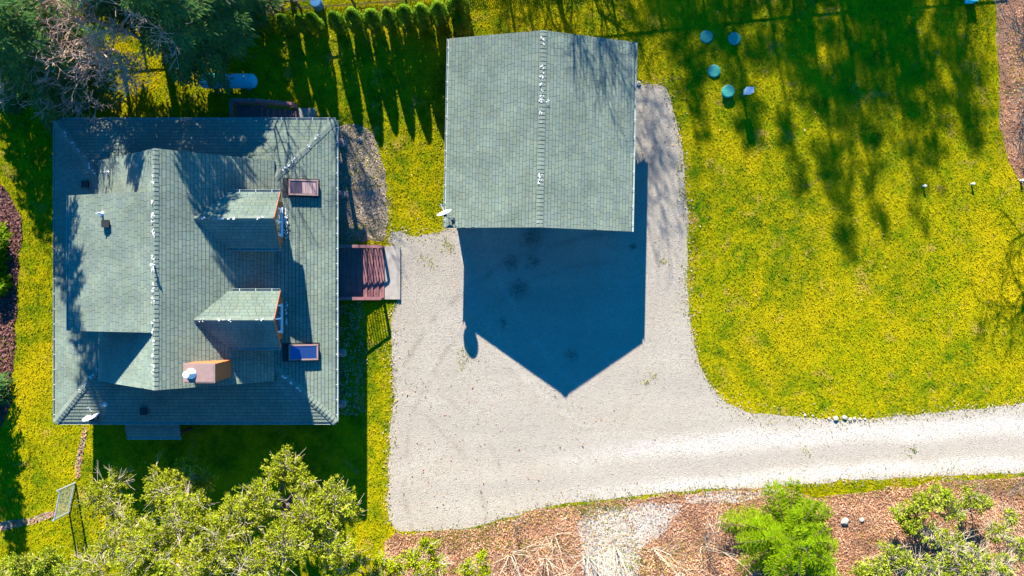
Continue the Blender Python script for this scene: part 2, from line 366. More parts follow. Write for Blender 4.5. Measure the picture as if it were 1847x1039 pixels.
def inside(P, poly):
    x, y = P[:, 0], P[:, 1]; r = np.zeros(len(P), bool); a = np.array(poly); b = np.roll(a, -1, 0)
    for (x1, y1), (x2, y2) in zip(a, b):
        if y1 == y2: continue
        m = ((y1 > y) != (y2 > y)); r[m] ^= (x[m] < (x2 - x1) * (y[m] - y1) / (y2 - y1) + x1)
    return r
RNG = np.random.default_rng(11)
def box_pts(n, x0, x1, y0, y1): return np.stack([RNG.uniform(x0, x1, n), RNG.uniform(y0, y1, n)], 1)
def in_rect(P, x0, x1, y0, y1): return (P[:, 0] > x0) & (P[:, 0] < x1) & (P[:, 1] > y0) & (P[:, 1] < y1)
def flat_cards(P, lmin, lmax, wf, tilt_lo, tilt_hi, up=.0):
    n = len(P); a = RNG.uniform(0, 2 * np.pi, n); tl = RNG.uniform(tilt_lo, tilt_hi, n)
    D = np.stack([np.cos(a) * np.cos(tl), np.sin(a) * np.cos(tl), np.sin(tl)], 1)
    Sd = nrm(np.stack([-np.sin(a), np.cos(a), RNG.uniform(-.5, .5, n)], 1)); L = RNG.uniform(lmin, lmax, n)
    B = np.concatenate([P, (hz_np(P[:, 0]) + up)[:, None]], 1)
    return kites(B - D * (L * .3)[:, None] * np.array([1, 1, 0]), D, Sd, L, L * wf)

def scatter():
    P = box_pts(330000, -28, 28, -16, 16)
    J = P + RNG.normal(0, .16, P.shape) * (RNG.random((len(P), 1)) < .6)
    bad = inside(J, DRIVE) | in_rect(P, -20.6, -10.8, -5.6, 7.2) | in_rect(P, -2.7, 5.4, 3.2, 11.5)
    P0, P = P, P + RNG.normal(0, .18, P.shape)
    lit = inside(P, LITTER) | inside(P, RIGHTBED) | inside(P, LEFTBED) | inside(P, DIRT) | inside(P, TRAIL) | inside(P, TRAIL2) | inside(P, PALE)
    P = P0; nv = np.array([mnoise.noise(Vector((x * .55, y * .55, 3.3))) for x, y in P[lit]])
    keep = ~bad & ~lit; li = np.where(lit)[0]; soft = inside(P[li], DIRT) | inside(P[li], SHADEBED); keep[li[(nv > np.where(soft, -.12, .16)) & (RNG.random(len(li)) < .5)]] = True
    keep[bad & (RNG.random(len(P)) < .0012)] = True
    keep &= ~in_rect(P, -20.6, -10.8, -5.6, 7.2)
    G = P[keep]
    V = flat_cards(G, .05, .13, .5, .05, .7)
    tag(quads_mesh('grass', V, MT['tuft']), 'short mossy grass tufts covering the lawn', 'grass', kind='stuff')
    # weeds in the gravel
    W = [gp(760, 462), gp(778, 478), gp(806, 440), gp(812, 447), gp(835, 640), gp(838, 655), gp(842, 630), gp(1165, 688), gp(1180, 680), gp(1648, 813), gp(1640, 813), gp(1457, 815), gp(1060, 903), gp(1068, 900), gp(1252, 884), gp(1266, 888), gp(1196, 470), gp(1228, 250), gp(1226, 300), gp(1232, 350)]
    Q = np.concatenate([np.array([w_.x, w_.y]) + RNG.normal(0, .16, (26, 2)) for w_ in W])
    tag(quads_mesh('weeds', flat_cards(Q, .05, .12, .4, .1, .8, .01), MT['tuft']), 'small yellow weeds growing in the gravel', 'weeds', kind='stuff')
    MP = [((1500, 882), 55, 9), ((1450, 890), 35, 12), ((1590, 873), 50, 8), ((1000, 925), 60, 12), ((885, 947), 40, 10), ((1080, 912), 35, 8), ((1730, 872), 60, 10), ((1840, 868), 40, 14), ((1340, 925), 25, 14), ((820, 975), 50, 12), ((1230, 1000), 45, 20), ((950, 985), 60, 14), ((1170, 1020), 40, 12)]
    Q = np.concatenate([np.stack([RNG.normal(c_[0], sx_, 620), RNG.normal(c_[1], sy_, 620)], 1) for c_, sx_, sy_ in MP]); Q = np.array([gp(*q)[:2] for q in Q]); Q = Q[~inside(Q, DRIVE)]
    tag(quads_mesh('moss_patches', flat_cards(Q, .04, .10, .5, .05, .6, .03), MT['tuft']), 'yellow moss patches in the leaf litter below the drive', 'moss', kind='stuff')
    # gravel stones
    P = box_pts(150000, -7, 28, -13, 11.5); P = P[inside(P + RNG.normal(0, .13, P.shape), DRIVE)]
    tag(quads_mesh('loose_gravel', flat_cards(P, .025, .06, .8, -.25, .35, .014), MT['stone']), 'loose stones on the gravel driveway', 'gravel', kind='stuff')
    P = box_pts(20000, 2, 15, -16, -9); J = P + RNG.normal(0, .30, P.shape); P = P[inside(J, PALE) | inside(J, STRIP)]
    tag(quads_mesh('pale_stones', flat_cards(P, .04, .09, .8, -.3, .5, .016), MT['stone']), 'loose stones on the whitish gravel patch', 'gravel', kind='stuff')
    P = box_pts(9000, -9, -5, -7, 9); P = P[inside(P, DIRT) | inside(P, SHADEBED)]
    tag(quads_mesh('soil_debris', flat_cards(P, .04, .12, .6, -.2, .7, .02), MT['debris']), 'stones and debris on the soil beside the house', 'debris', kind='stuff')
    # leaves
    P = box_pts(150000, -8, 28, -17, -8); P = P[inside(P, LITTER)]; P2 = box_pts(9000, 22, 28, 2, 17); P2 = P2[inside(P2, RIGHTBED)]
    J = P + RNG.normal(0, .35, P.shape); dn = inside(J, PALE) | inside(J, STRIP); P = P[~dn | (RNG.random(len(P)) < .12)]
    tag(quads_mesh('leaf_litter', flat_cards(np.concatenate([P, P2]), .045, .115, .5, -.2, .75, .03), MT['leaf']), 'brown fallen leaves covering the banks', 'leaves', kind='stuff')
    P = box_pts(20000, -28, -22, -9, 8); P = P[inside(P, LEFTBED)]
    T = box_pts(16000, -28, -20, -13, -6); T = T[inside(T, TRAIL) | inside(T, TRAIL2)]
    tag(quads_mesh('red_leaf_litter', flat_cards(P, .08, .18, .6, -.2, .7, .03), MT['redleaf']), 'dark red fallen leaves in the strip beside the house lawn', 'leaves', kind='stuff')
    tag(quads_mesh('trail_leaves', flat_cards(T[RNG.random(len(T)) < .55], .06, .15, .6, -.2, .7, .03), MT['leaf']), 'brown leaves lying along the trails to the mesh gate', 'leaves', kind='stuff')
    P = np.concatenate([np.array([gp(*c).x, gp(*c).y]) + RNG.normal(0, s, (n, 2)) for c, s, n in [((760, 870), 1.2, 40), ((880, 850), 2.2, 40), ((830, 700), 1.5, 30), ((1000, 780), 3, 30), ((730, 700), .8, 25), ((1200, 250), .9, 30), ((940, 960), 1., 60)]])
    P = P[inside(P, DRIVE)]
    L = box_pts(900, -27, 28, -15, 15); L = L[~inside(L, DRIVE) & ~in_rect(L, -20.6, -10.8, -5.6, 7.2)]
    tag(quads_mesh('scattered_leaves', np.concatenate([flat_cards(P, .06, .13, .6, 0, .5, .03), flat_cards(L, .05, .11, .6, .1, .6, .06)]), MT['leaf']), 'single dry leaves blown over gravel and lawn', 'leaves', kind='stuff')
scatter()
def border():
    out = []
    for poly, m in ((DRIVE, 16), (DIRT, 8)):
        a = np.array(poly); b = np.roll(a, -1, 0); t = RNG.random((len(a), m, 1)); q = (a[:, None] + (b - a)[:, None] * t).reshape(-1, 2)
        k = np.array([mnoise.noise(Vector((x * .4, y * .4, 9.))) for x, y in q]); q = q + RNG.normal(0, 1, q.shape) * (.10 + .30 * np.clip(k + .35, 0, 1))[:, None]; out.append(q)
    P = np.concatenate(out); h = RNG.random(len(P)) < .6
    tag(quads_mesh('border_debris', flat_cards(P[h], .05, .13, .5, -.1, .6, .02), MT['debris']), 'brown debris and soil crumbs along the gravel edges', 'debris', kind='stuff')
    tag(quads_mesh('border_grass', flat_cards(P[~h], .05, .13, .4, .05, .8, .01), MT['tuft']), 'grass creeping into the gravel edges', 'grass', kind='stuff')
border()

# ------------------------------------------------------------------ roofing
def clip(poly, edges):
    for (n, c) in edges:
        out = []
        for i, p in enumerate(poly):
            q = poly[(i + 1) % len(poly)]; dp = p[0] * n[0] + p[1] * n[1] - c; dq = q[0] * n[0] + q[1] * n[1] - c
            if dp >= 0: out.append(p)
            if (dp > 0) != (dq > 0) and abs(dp - dq) > 1e-12:
                t = dp / (dp - dq); out.append((p[0] + (q[0] - p[0]) * t, p[1] + (q[1] - p[1]) * t))
        poly = out
        if len(poly) < 3: return []
    return poly
class Roofing:
    "collects shingle tabs of all planes of one roof: the largest 300 become parts, the rest one mesh"
    WID = (.22, .28, .34, .41)
    def __init__(s, seed): s.mb = MB(); s.full = []; s.rng = random.Random(seed)
    def plane(s, poly, u, first=False, e=.165, t=.016, lift=.004, prefer=0):
        "convex 3D polygon, u = unit vector along the eave; courses climb from the lowest edge"
        P = [Vector(p) for p in poly]; u = Vector(u).normalized(); n = (P[1] - P[0]).cross(P[2] - P[0]).normalized()
        if n.z < 0: n = -n
        v = n.cross(u).normalized()
        if v.z < 0: v = -v; u = -u
        O = min(P, key=lambda p: p.dot(v)); q = [((p - O).dot(u), (p - O).dot(v)) for p in P]
        ar = sum(q[i][0] * q[(i + 1) % len(q)][1] - q[(i + 1) % len(q)][0] * q[i][1] for i in range(len(q)))
        if ar < 0: q = q[::-1]
        ed = []
        for i in range(len(q)):
            a, b = q[i], q[(i + 1) % len(q)]; dx, dy = b[0] - a[0], b[1] - a[1]; L = math.hypot(dx, dy)
            if L > 1e-6: nn = (-dy / L, dx / L); ed.append((nn, nn[0] * a[0] + nn[1] * a[1]))
        a0, a1 = min(p[0] for p in q), max(p[0] for p in q); b1 = max(p[1] for p in q)
        row = 0; b = 0.
        while b < b1:
            x = a0 - s.rng.random() * .4
            while x < a1:
                k = s.rng.choice((0, 1, 1, 2, 2, 3)); wd = s.WID[k]; g = .006
                r = [(x + g, b + .02), (x + wd - g, b + .02), (x + wd - g, b + e), (x + g, b + e)]; c = clip(r, ed); x += wd
                if len(c) < 3: continue
                area = abs(sum(c[i][0] * c[(i + 1) % len(c)][1] - c[(i + 1) % len(c)][0] * c[i][1] for i in range(len(c)))) / 2
                if area < .002: continue
                base = O + u * (x - wd) + v * b + n * lift
                if area > .98 * (wd - 2 * g) * (e - .02):
                    s.full.append((prefer, k, base, u, v, n)); continue
                s._tab(c, O + n * lift, u, v, n, b, e, t)
            b += e; row += 1
    def _tab(s, c, O, u, v, n, b, e, t):
        top = [O + u * p[0] + v * p[1] + n * (t * (1 - (p[1] - b) / e) + .003) for p in c]; bot = [O + u * p[0] + v * p[1] for p in c]; m = len(c)
        s.mb.add(top + bot, [tuple(range(m))] + [(i, i + m, (i + 1) % m + m, (i + 1) % m) for i in range(m)])
    def finish(s, parent):
        e, t, g = .165, .016, .006; tabs = []
        for wd in s.WID:
            mb = Roofing.__new__(Roofing); mb.mb = MB()
            mb._tab([(g, .02), (wd - g, .02), (wd - g, e), (g, e)], Vector(), Vector((1, 0, 0)), Vector((0, 1, 0)), Vector((0, 0, 1)), 0, e, t)
            me = bpy.data.meshes.new('shingle'); me.from_pydata(mb.mb.v, [], mb.mb.f); me.materials.append(MT['shingle']); tabs.append(me)
        s.full.sort(key=lambda a: (-a[0], -a[1]))
        for i, (pf, k, base, u, v, n) in enumerate(s.full):
            if i < 300:
                o = link('shingle', tabs[k], parent); o.matrix_local = Matrix.Translation(base) @ Matrix((u, v, n)).transposed().to_4x4()
            else:
                wd = s.WID[k]; s._tab([(g, .02), (wd - g, .02), (wd - g, e), (g, e)], base, u, v, n, 0, e, t)
        o = s.mb.build('shingle_field', MT['shingle'], parent); tag(o, kind='stuff'); return o

def caps(a, b, n1, n2, wd, parent, name='ridge_cap', step=.19):
    "overlapping bent cap shingles along a ridge or hip; n1, n2 = normals of the two planes"
    a, b = Vector(a), Vector(b); d = b - a; L = d.length; d.normalize(); up = (Vector(n1) + Vector(n2)).normalized(); mb = MB()
    s1 = d.cross(Vector(n1)).normalized(); s2 = d.cross(Vector(n2)).normalized()
    if s1.z > 0: s1 = -s1
    if s2.z > 0: s2 = -s2
    k = 0
    rr = random.Random(int(a.x * 100 + a.y * 10))
    while k * step < L:
        p = a + d * (k * step); q = a + d * min(L, (k + 1) * step + .02); h0, h1 = .050 + rr.uniform(0, .006), .030
        for s_, s0 in ((s1, n1), (s2, n2)):
            w_ = wd * rr.uniform(.93, 1.05); v = [p + up * h0, q + up * h1, q + up * h1 * .4 + s_ * w_ + Vector(s0) * .012, p + up * h0 * .4 + s_ * w_ + Vector(s0) * .02]
            vb = [x - up * .035 for x in v]; mb.add(v + vb, [(0, 1, 2, 3), (0, 3, 7, 4), (3, 2, 6, 7), (1, 0, 4, 5)])
        k += 1
    return mb.build(name, MT['cap'], parent)
def powder(spots, parent, seed):
    "irregular white splashes: (centre, along, across, normal, length, width)"
    rr = random.Random(seed); mb = MB()
    for c, al, ac, n, L, W in spots:
        c, al, ac, n = Vector(c), Vector(al).normalized(), Vector(ac).normalized(), Vector(n).normalized()
        for _ in range(max(1, int(L / .05))):
            o = c + al * rr.uniform(-L / 2, L / 2) + ac * rr.uniform(-W / 2, W / 2) + n * rr.uniform(.002, .012); m = rr.randint(6, 9); r = rr.uniform(.014, .042)
            vs = []
            for i in range(m):
                t = 2 * math.pi * i / m; q = r * rr.uniform(.45, 1.3); vs.append(o + al * (q * math.cos(t) * 1.5) + ac * q * math.sin(t))
            mb.add(vs + [v - n * .004 for v in vs], [tuple(range(m))] + [(i, i + m, (i + 1) % m + m, (i + 1) % m) for i in range(m)])
    o = mb.build('moss_powder', MT['powder'], parent); tag(o, 'white moss killer powder splashed on the ridges', kind='stuff'); return o
HANG = {}
def gutter(a, b, out, parent, step=.7):
    "open trough from a to b, just outside an eave; out = unit outward"
    a, b, out = Vector(a), Vector(b), Vector(out); W, D = .11, .085
    prof = [(0, 0), (0, -D), (W, -D), (W, .004), (W - .016, .004), (W - .016, -D + .008), (.008, -D + .008), (.008, 0)]; n = len(prof)
    vs = [p + out * o + Vector((0, 0, z)) for p in (a, b) for o, z in prof]
    fs = [(i, (i + 1) % n, (i + 1) % n + n, i + n) for i in range(n)] + [tuple(range(n)), tuple(range(2 * n - 1, n - 1, -1))]
    g = MB().add(vs, fs).build('gutter', MT['gutter'], parent)
    L = (b - a).length; d = (b - a) / L; m = max(2, int(L / step))
    if 'me' not in HANG:
        h = MB().box((0, .055, .008), (.026, .12, .008)); me = bpy.data.meshes.new('gutter_hanger'); me.from_pydata(h.v, [], h.f); me.materials.append(MT['hanger']); HANG['me'] = me
    for i in range(m):
        o = link('gutter_hanger', HANG['me'], g); p = a + d * (L * (i + .5) / m); up = Vector((0, 0, 1))
        o.matrix_local = Matrix.Translation(p) @ Matrix((d, out, d.cross(out))).transposed().to_4x4()
    return g
def nz(a, b, c):
    n = (Vector(b) - Vector(a)).cross(Vector(c) - Vector(a)).normalized()
    return n if n.z > 0 else -n

def boards_wall(parent, a, b, z0, z1, out, bh=.19, name='board', mat='cedar', topf=None):
    "horizontal lap boards, each its own part, on the wall from a to b (xy), facing out"
    a, b, out = Vector(a), Vector(b), Vector(out); z = z0; i = 0
    while z < z1 - .01:
        h = min(bh, z1 - z); mb = MB(); th0, th1 = .034, .012
        vs = [(a + out * th0).to_3d() + Vector((0, 0, z)), (b + out * th0).to_3d() + Vector((0, 0, z)), (b + out * th1).to_3d() + Vector((0, 0, z + h)), (a + out * th1).to_3d() + Vector((0, 0, z + h)),
              a.to_3d() + Vector((0, 0, z)), b.to_3d() + Vector((0, 0, z)), b.to_3d() + Vector((0, 0, z + h)), a.to_3d() + Vector((0, 0, z + h))]
        mb.add(vs, [(0, 1, 2, 3), (0, 4, 5, 1), (3, 2, 6, 7), (1, 5, 6, 2), (0, 3, 7, 4)]); mb.build(name, MT[mat], parent); z += h; i += 1

# ------------------------------------------------------------------ the house
def house():
    root = empty('house', (0, 0, 0)); tag(root, 'large house with green shingle roof, two gabled dormers and a cedar chimney', 'house')
    ZE, ZB, ZR = 2.85, 3.60, 6.94
    XL, XR, YT, YB = -21.47, -8.28, 7.9, -6.31; xl, xr, yt, yb = -19.04, -10.93, 5.06, -3.68; XM = (xl + xr) / 2; RT, RB = 5.86, -4.29
    wl = MB(); wl.box(((-20.8 - 10.9) / 2, .8, 1.45), (9.9, 13.0, 2.9)); wl.build('wall', MT['wall'], root)
    prof = [(xl + .05, 2.9), (xr - .05, 2.9), (xr - .05, ZB - .12), (XM, ZR - .22), (xl + .05, ZB - .12)]
    g = MB(); n = 5; g.add([(x, yt - .1, z) for x, z in prof] + [(x, yb + .1, z) for x, z in prof], [tuple(range(n))[::-1], tuple(range(n, 2 * n))] + [(i, (i + 1) % n, (i + 1) % n + n, i + n) for i in range(n)])
    g.build('gable_wall', MT['wall'], root)
    R0 = Roofing(5); dk = MB(); V = Vector
    # skirt planes (low pitch) and steep gable planes
    A, B, C, D = V((XL, YT, ZE)), V((XR, YT, ZE)), V((XR, YB, ZE)), V((XL, YB, ZE)); a, b, c, d = V((xl, yt, ZB)), V((xr, yt, ZB)), V((xr, yb, ZB)), V((xl, yb, ZB))
    planes = {'top': [A, B, b, a], 'right': [B, C, c, b], 'bottom': [C, D, d, c], 'left': [D, A, a, d]}
    rt, rb = V((XM, RT, ZR)), V((XM, RB, ZR))
    planes['gr'] = [V((xr, RB, ZB + .02)), V((xr, RT, ZB + .02)), rt, rb]; planes['gl'] = [V((xl, RT, ZB + .02)), V((xl, RB, ZB + .02)), rb, rt]
    deck = None
    for k in ('top', 'right', 'bottom', 'left', 'gr', 'gl'): dk.slab(planes[k], .14)
    deck = dk.build('roof', MT['deck'], root); N = {k: nz(*p[:3]) for k, p in planes.items()}
    for k in ('top', 'bottom'): R0.plane(planes[k], (1, 0, 0))
    for k, pf in (('left', 0), ('right', 2), ('gr', 1), ('gl', 0)): R0.plane(planes[k], (0, 1, 0), prefer=pf)
    # shed dormer on the far slope
    sx = -694 * K; sz = 5.42; y0, y1 = 145 * K, -67 * K; sh = [V((sx, y0, sz)), V((sx, y1, sz)), V((XM, y1, ZR + .015)), V((XM, y0, ZR + .015))]
    MB().slab(sh, .12).build('shed_roof', MT['deck'], root); R0.plane(sh, (0, 1, 0))
    g = MB(); pr = [(xl + .02, 3.3), (XM, 3.3), (XM, ZR - .15), (xl + .02, sz - .02)]; n = 4
    g.add([(x, y0 - .12, z) for x, z in pr] + [(x, y1 + .12, z) for x, z in pr], [tuple(range(n)), tuple(range(2 * n - 1, n - 1, -1))] + [(i, i + n, (i + 1) % n + n, (i + 1) % n) for i in range(n)])
    g.build('shed_wall', MT['wall'], root)
    for yy in (2.6, .6):
        f = MB().box((xl - .01, yy, 4.55), (.06, 1.3, .8)).build('window', MT['white'], root); MB().box((xl - .03, yy, 4.55), (.04, 1.16, .66)).build('pane', MT['glass'], f)
    gutter((sx, y0, sz - .02), (sx, y1, sz - .02), (-1, 0, 0), root, 1.)
    # gable dormers
    sp = []
    for yc in (107.5 * K, -49.5 * K):
        zr, ze = 5.95, 4.99; xs, xf, xe = -490.6 * K, -367.6 * K, -448.8 * K; hw = 1.25
        for s_ in (1, -1):
            p = [V((xs, yc, zr)), V((xf, yc, zr)), V((xf, yc + s_ * hw, ze)), V((xe, yc + s_ * hw, ze))]
            if s_ > 0: p = p[::-1]
            q = p if (p[1] - p[0]).cross(p[2] - p[0]).z > 0 else p[::-1]
            MB().slab(q, .10).build('dormer_roof', MT['deck'], root); R0.plane(q, (1, 0, 0), prefer=1)
            gutter((xe + .12, yc + s_ * hw, ze - .02), (xf, yc + s_ * hw, ze - .02), (0, s_, 0), root, .62)
            MB().bar((xf + .012, yc, zr - .06), (xf + .012, yc + s_ * hw, ze - .06), .03, .13).build('rake_board', MT['cedar'], root)
        s0 = (zr - ze) / hw; na, nb = V((0, s0, 1)).normalized(), V((0, -s0, 1)).normalized()
        caps((xs + .02, yc, zr), (xf, yc, zr), na, nb, .13, root)
        xw = -379 * K; hwl = .95; zt = zr - s0 * hwl - .13; pr = [(yc - hwl, 3.35), (yc + hwl, 3.35), (yc + hwl, zt), (yc, zr - .16), (yc - hwl, zt)]; n = 5; g = MB()
        g.add([(xw, y, z) for y, z in pr] + [(xs + .4, y, z) for y, z in pr], [tuple(range(n)), tuple(range(2 * n - 1, n - 1, -1))] + [(i, i + n, (i + 1) % n + n, (i + 1) % n) for i in range(n)])
        dw = g.build('dormer_wall', MT['cedar'], root)
        boards_wall(dw, (xw, yc - hwl), (xw, yc + hwl), 3.5, zt, (1, 0), .16)
        f = MB(); f.box((xw + .03, yc, 4.45), (.07, 1.26, 1.12)); fr = f.build('window', MT['white'], root)
        for s_ in (-1, 1): MB().box((xw + .055, yc + s_ * .30, 4.45), (.035, .52, .98)).build('pane', MT['glass'], fr)
        MB().box((xw + .06, yc, 3.86), (.14, 1.36, .05)).build('sill', MT['white'], fr)
        sp += [((xs + .35 + i * .42, yc, zr + .05), (1, 0, 0), (0, 1, 0), (0, 0, 1), .3, .12) for i in (0, 2, 3, 6)]
        if yc > 0: sp.append(((-371.5 * K, yc - .05, 3.60), (0, 1, 0), (1, 0, 0), N['right'], 1.4, .13)); sp.append(((-373.5 * K, yc - .05, 3.60), (0, 1, 0), (1, 0, 0), N['right'], .9, .1))
        else: sp.append(((-371.5 * K, yc + .15, 3.60), (0, 1, 0), (1, 0, 0), N['right'], 1.2, .1))
    R0.finish(deck)
    # caps on ridge and hips
    caps(rb, rt, N['gr'], N['gl'], .16, root)
    for p, q, k1, k2 in ((A, a, 'top', 'left'), (B, b, 'top', 'right'), (C, c, 'bottom', 'right'), (D, d, 'bottom', 'left')): caps(p, q, N[k1], N[k2], .17, root, 'hip_cap')
    # gutters round the eaves
    e = .0
    gutter((XL, YT + e, ZE - .02), (XR, YT + e, ZE - .02), (0, 1, 0), root); gutter((XL, YB, ZE - .02), (XR, YB, ZE - .02), (0, -1, 0), root)
    gutter((XR, YT, ZE - .021), (XR, YB, ZE - .021), (1, 0, 0), root); gutter((XL, YT, ZE - .021), (XL, YB, ZE - .021), (-1, 0, 0), root)
    # white powder along the ridge and the hips
    for y, L in ((4.55, .35), (2.9, .5), (2.3, .4), (1.3, .3), (.9, .5), (.1, .5), (-.5, .4), (-1.5, .3), (-1.9, .3), (-2.4, .4), (-2.9, .3), (-3.4, .4), (3.5, .3)): sp.append(((XM - .06, y, ZR + .045), (0, 1, 0), (1, 0, 0), (0, 0, 1), L, .12))
    for p, q, ts in ((A, a, (.25, .42, .55, .8, .9)), (B, b, (.3, .45, .7, .75, .85)), (C, c, (.85, .75, .6)), (D, d, (.6, .7, .85, .97))):
        for t in ts: sp.append((p.lerp(q, t) + V((0, 0, .055)), q - p, (q - p).cross(V((0, 0, 1))), (0, 0, 1), .3, .12))
    powder(sp, root, 4)
    # skylights on the near slope
    for py0, py1, shut in ((325, 353, True), (621, 649, False)):
        x0, x1 = -370 * K, -323 * K; ya, yb_ = (519.5 - py0) * K * .92, (519.5 - py1) * K * .92; sl_ = (ZB - ZE) / (XR - xr)
        zf = lambda x: ZB - sl_ * (x - xr); M = Matrix.Rotation(math.atan(sl_), 3, 'Y'); cx, cy = (x0 + x1) / 2, (ya + yb_) / 2; nn = N['right']; cc = V((cx, cy, zf(cx)))
        sk = MB().box(cc + nn * .10, (x1 - x0, ya - yb_, .22), M=M).build('skylight', MT['trim'], root)
        MB().box(cc + nn * .02 - V((.1, 0, -.02)), (x1 - x0 + .36, ya - yb_ + .14, .05), M=M).build('flashing', MT['dark'], sk)
        for dx, dy, ww, hh in ((0, (ya - yb_) / 2 - .03, x1 - x0 + .02, .07), (0, -(ya - yb_) / 2 + .03, x1 - x0 + .02, .07), ((x1 - x0) / 2 - .03, 0, .07, ya - yb_ - .08), (-(x1 - x0) / 2 + .03, 0, .07, ya - yb_ - .08)):
            MB().box(cc + nn * .225 + M @ V((dx, dy, 0)), (ww, hh, .035), M=M).build('frame', MT['pinkcap'], sk)
        MB().box(cc + nn * .214, (x1 - x0 - .1, ya - yb_ - .1, .012), M=M).build('glass', MT['brownglass' if shut else 'skyglass'], sk)
        if shut:
            for i in range(4): MB().box(cc + nn * .2225 + M @ V((.02 + i * .155, -.02, 0)), (.14, ya - yb_ - .2, .004), M=M).build('blind_slat', MT['blind'], sk)
    # chimney chase
    x0, x1, ya, yb_ = -491.6 * K, -445.2 * K, -113.3 * K, -141.5 * K; zc = 6.98
    ch = MB().box(((x0 + x1) / 2, (ya + yb_) / 2, 5.4), (x1 - x0 - .08, ya - yb_ - .08, 3.1)).build('chimney', MT['cedar'], root)
    boards_wall(ch, (x1 - .04, yb_ + .01), (x1 - .04, ya - .01), 4.45, 6.93, (1, 0), .235); boards_wall(ch, (x0 + .04, ya - .01), (x0 + .04, yb_ + .01), 5.0, 6.93, (-1, 0), .235)
    boards_wall(ch, (x1 - .01, ya - .04), (x0 + .01, ya - .04), 4.45, 6.93, (0, 1), .235); boards_wall(ch, (x0 + .01, yb_ + .04), (x1 - .01, yb_ + .04), 4.45, 6.93, (0, -1), .235)
    cp = MB().box(((x0 + x1) / 2, (ya + yb_) / 2, 6.955), (x1 - x0 + .04, ya - yb_ + .04, .05)); cp.box(((x0 + x1) / 2, (ya + yb_) / 2, 6.985), (x1 - x0 - .06, ya - yb_ - .06, .02)); cp.build('chimney_cap', MT['pinkcap'], ch)
    fc = V((x0 + .32, (ya + yb_) / 2 - .02, 6.99)); fl = MB().lathe(fc, [(.23, 0), (.22, .05), (.13, .16), (.12, .42), (.12, .42)], 20).build('flue', MT['white'], ch, True)
    MB().lathe(fc + V((0, 0, .36)), [(.15, 0), (.155, .16), (.13, .2), (.02, .21)], 20).build('flue_cap', MT['white'], ch)
    # roof vents and pipes
    def on(px, py, plane):
        n_, p0 = (N[plane], planes[plane][0]) if isinstance(plane, str) else plane
        o = V((0, 0, H)); d_ = gp(px, py, 0) - o; t = (p0 - o).dot(n_) / d_.dot(n_); return o + d_ * t
    PS = (nz(*sh[:3]), sh[0])
    for px, py, pl, hgt, r_ in ((185, 386, PS, .55, .045), (196, 312, 'gl', .45, .035), (190, 729, 'bottom', .5, .04)):
        q = on(px, py, pl); vp = MB().lathe(q - V((0, 0, .05)), [(r_, 0), (r_, hgt), (r_ * .7, hgt), (r_ * .7, hgt - .05)], 12).build('vent_pipe', MT['white'], root, False); MB().lathe(q - V((0, 0, .02)), [(.12, 0), (.11, .05), (.05, .09)], 12).build('pipe_boot', MT['metal'], vp)
    for px, py, pl in ((194, 404, PS), (157, 333, 'left'), (262, 741, 'bottom')):
        q = on(px, py, pl); MB().box(q + V((0, 0, .09)), (.26, .26, .2)).box(q + V((0, 0, .2)), (.32, .32, .04)).build('roof_vent', MT['dark'], root)
    q = V((XM, 41.5 * K * .83, ZR)); MB().lathe(q, [(.03, 0), (.03, .3), (.06, .31), (.06, .36), (.01, .37)], 10).build('ridge_finial', MT['white'], root)
    # low entry roof under the lower eave
    er = [V((-18.38, -5.9, 2.62)), V((-18.38, -7.12, 2.28)), V((-15.8, -7.12, 2.28)), V((-15.8, -5.9, 2.62))]
    MB().slab(er, .1).build('entry_roof', MT['deck'], root); R1 = Roofing(8); R1.plane(er, (1, 0, 0)); R1_o = R1.mb
    for pf, k, base, u, v, n_ in R1.full: wd = R1.WID[k]; R1._tab([(.006, .02), (wd - .006, .02), (wd - .006, .165), (.006, .165)], base, u, v, n_, 0, .165, .016)
    tag(R1.mb.build('entry_shingles', MT['shingle'], root), kind='stuff'); gutter((-18.38, -7.12, 2.27), (-15.8, -7.12, 2.27), (0, -1, 0), root, .55)
    for x in (-18.2, -16.0): MB().box((x, -7.0, 1.35), (.12, .12, 1.75)).build('post', MT['trim'], root)
    dr = MB().box((-17.1, -5.72, 1.5), (1.0, .08, 2.0)).build('door', MT['cedar'], root); MB().lathe((-16.75, -5.8, 1.5), [(.03, -.03), (.04, 0), (.03, .03)], 10).build('handle', MT['metal'], dr)
    # porch along the side: deck, rim, beam, round log posts on round concrete piers
    MB().box((-9.75, .8, .98), (2.3, 13.4, .1)).build('porch_deck', MT['stain'], root); MB().box((-8.575, .8, .9), (.05, 13.5, .3)).build('porch_rim', MT['trim'], root)
    MB().box((-8.62, .8, 2.58), (.14, 13.4, .2)).build('porch_beam', MT['trim'], root)
    for px, py in ((619, 257), (619, 350), (619, 637), (619, 729)):
        q = gp(px, py, .45); MB().lathe((q.x - .06, q.y, .0), [(.2, 0), (.2, .5), (.19, .52)], 18).build('pier', MT['concrete'], root); MB().lathe((q.x - .12, q.y, .5), [(.11, 0), (.105, 2.05)], 14).build('post', MT['stain'], root)
    for yy in (6.2, 3.6, -2.4, -4.6):
        f = MB().box((-10.87, yy, 1.75), (.08, 1.3, 1.1)).build('window', MT['white'], root); MB().box((-10.84, yy, 1.75), (.06, 1.14, .94)).build('pane', MT['glass'], f)
    dr = MB().box((-10.86, .8, 2.0), (.08, .95, 1.95)).build('door', MT['cedar'], root); MB().lathe((-10.8, 1.15, 2.0), [(.03, -.03), (.04, 0), (.03, .03)], 10).build('handle', MT['metal'], dr)
house()

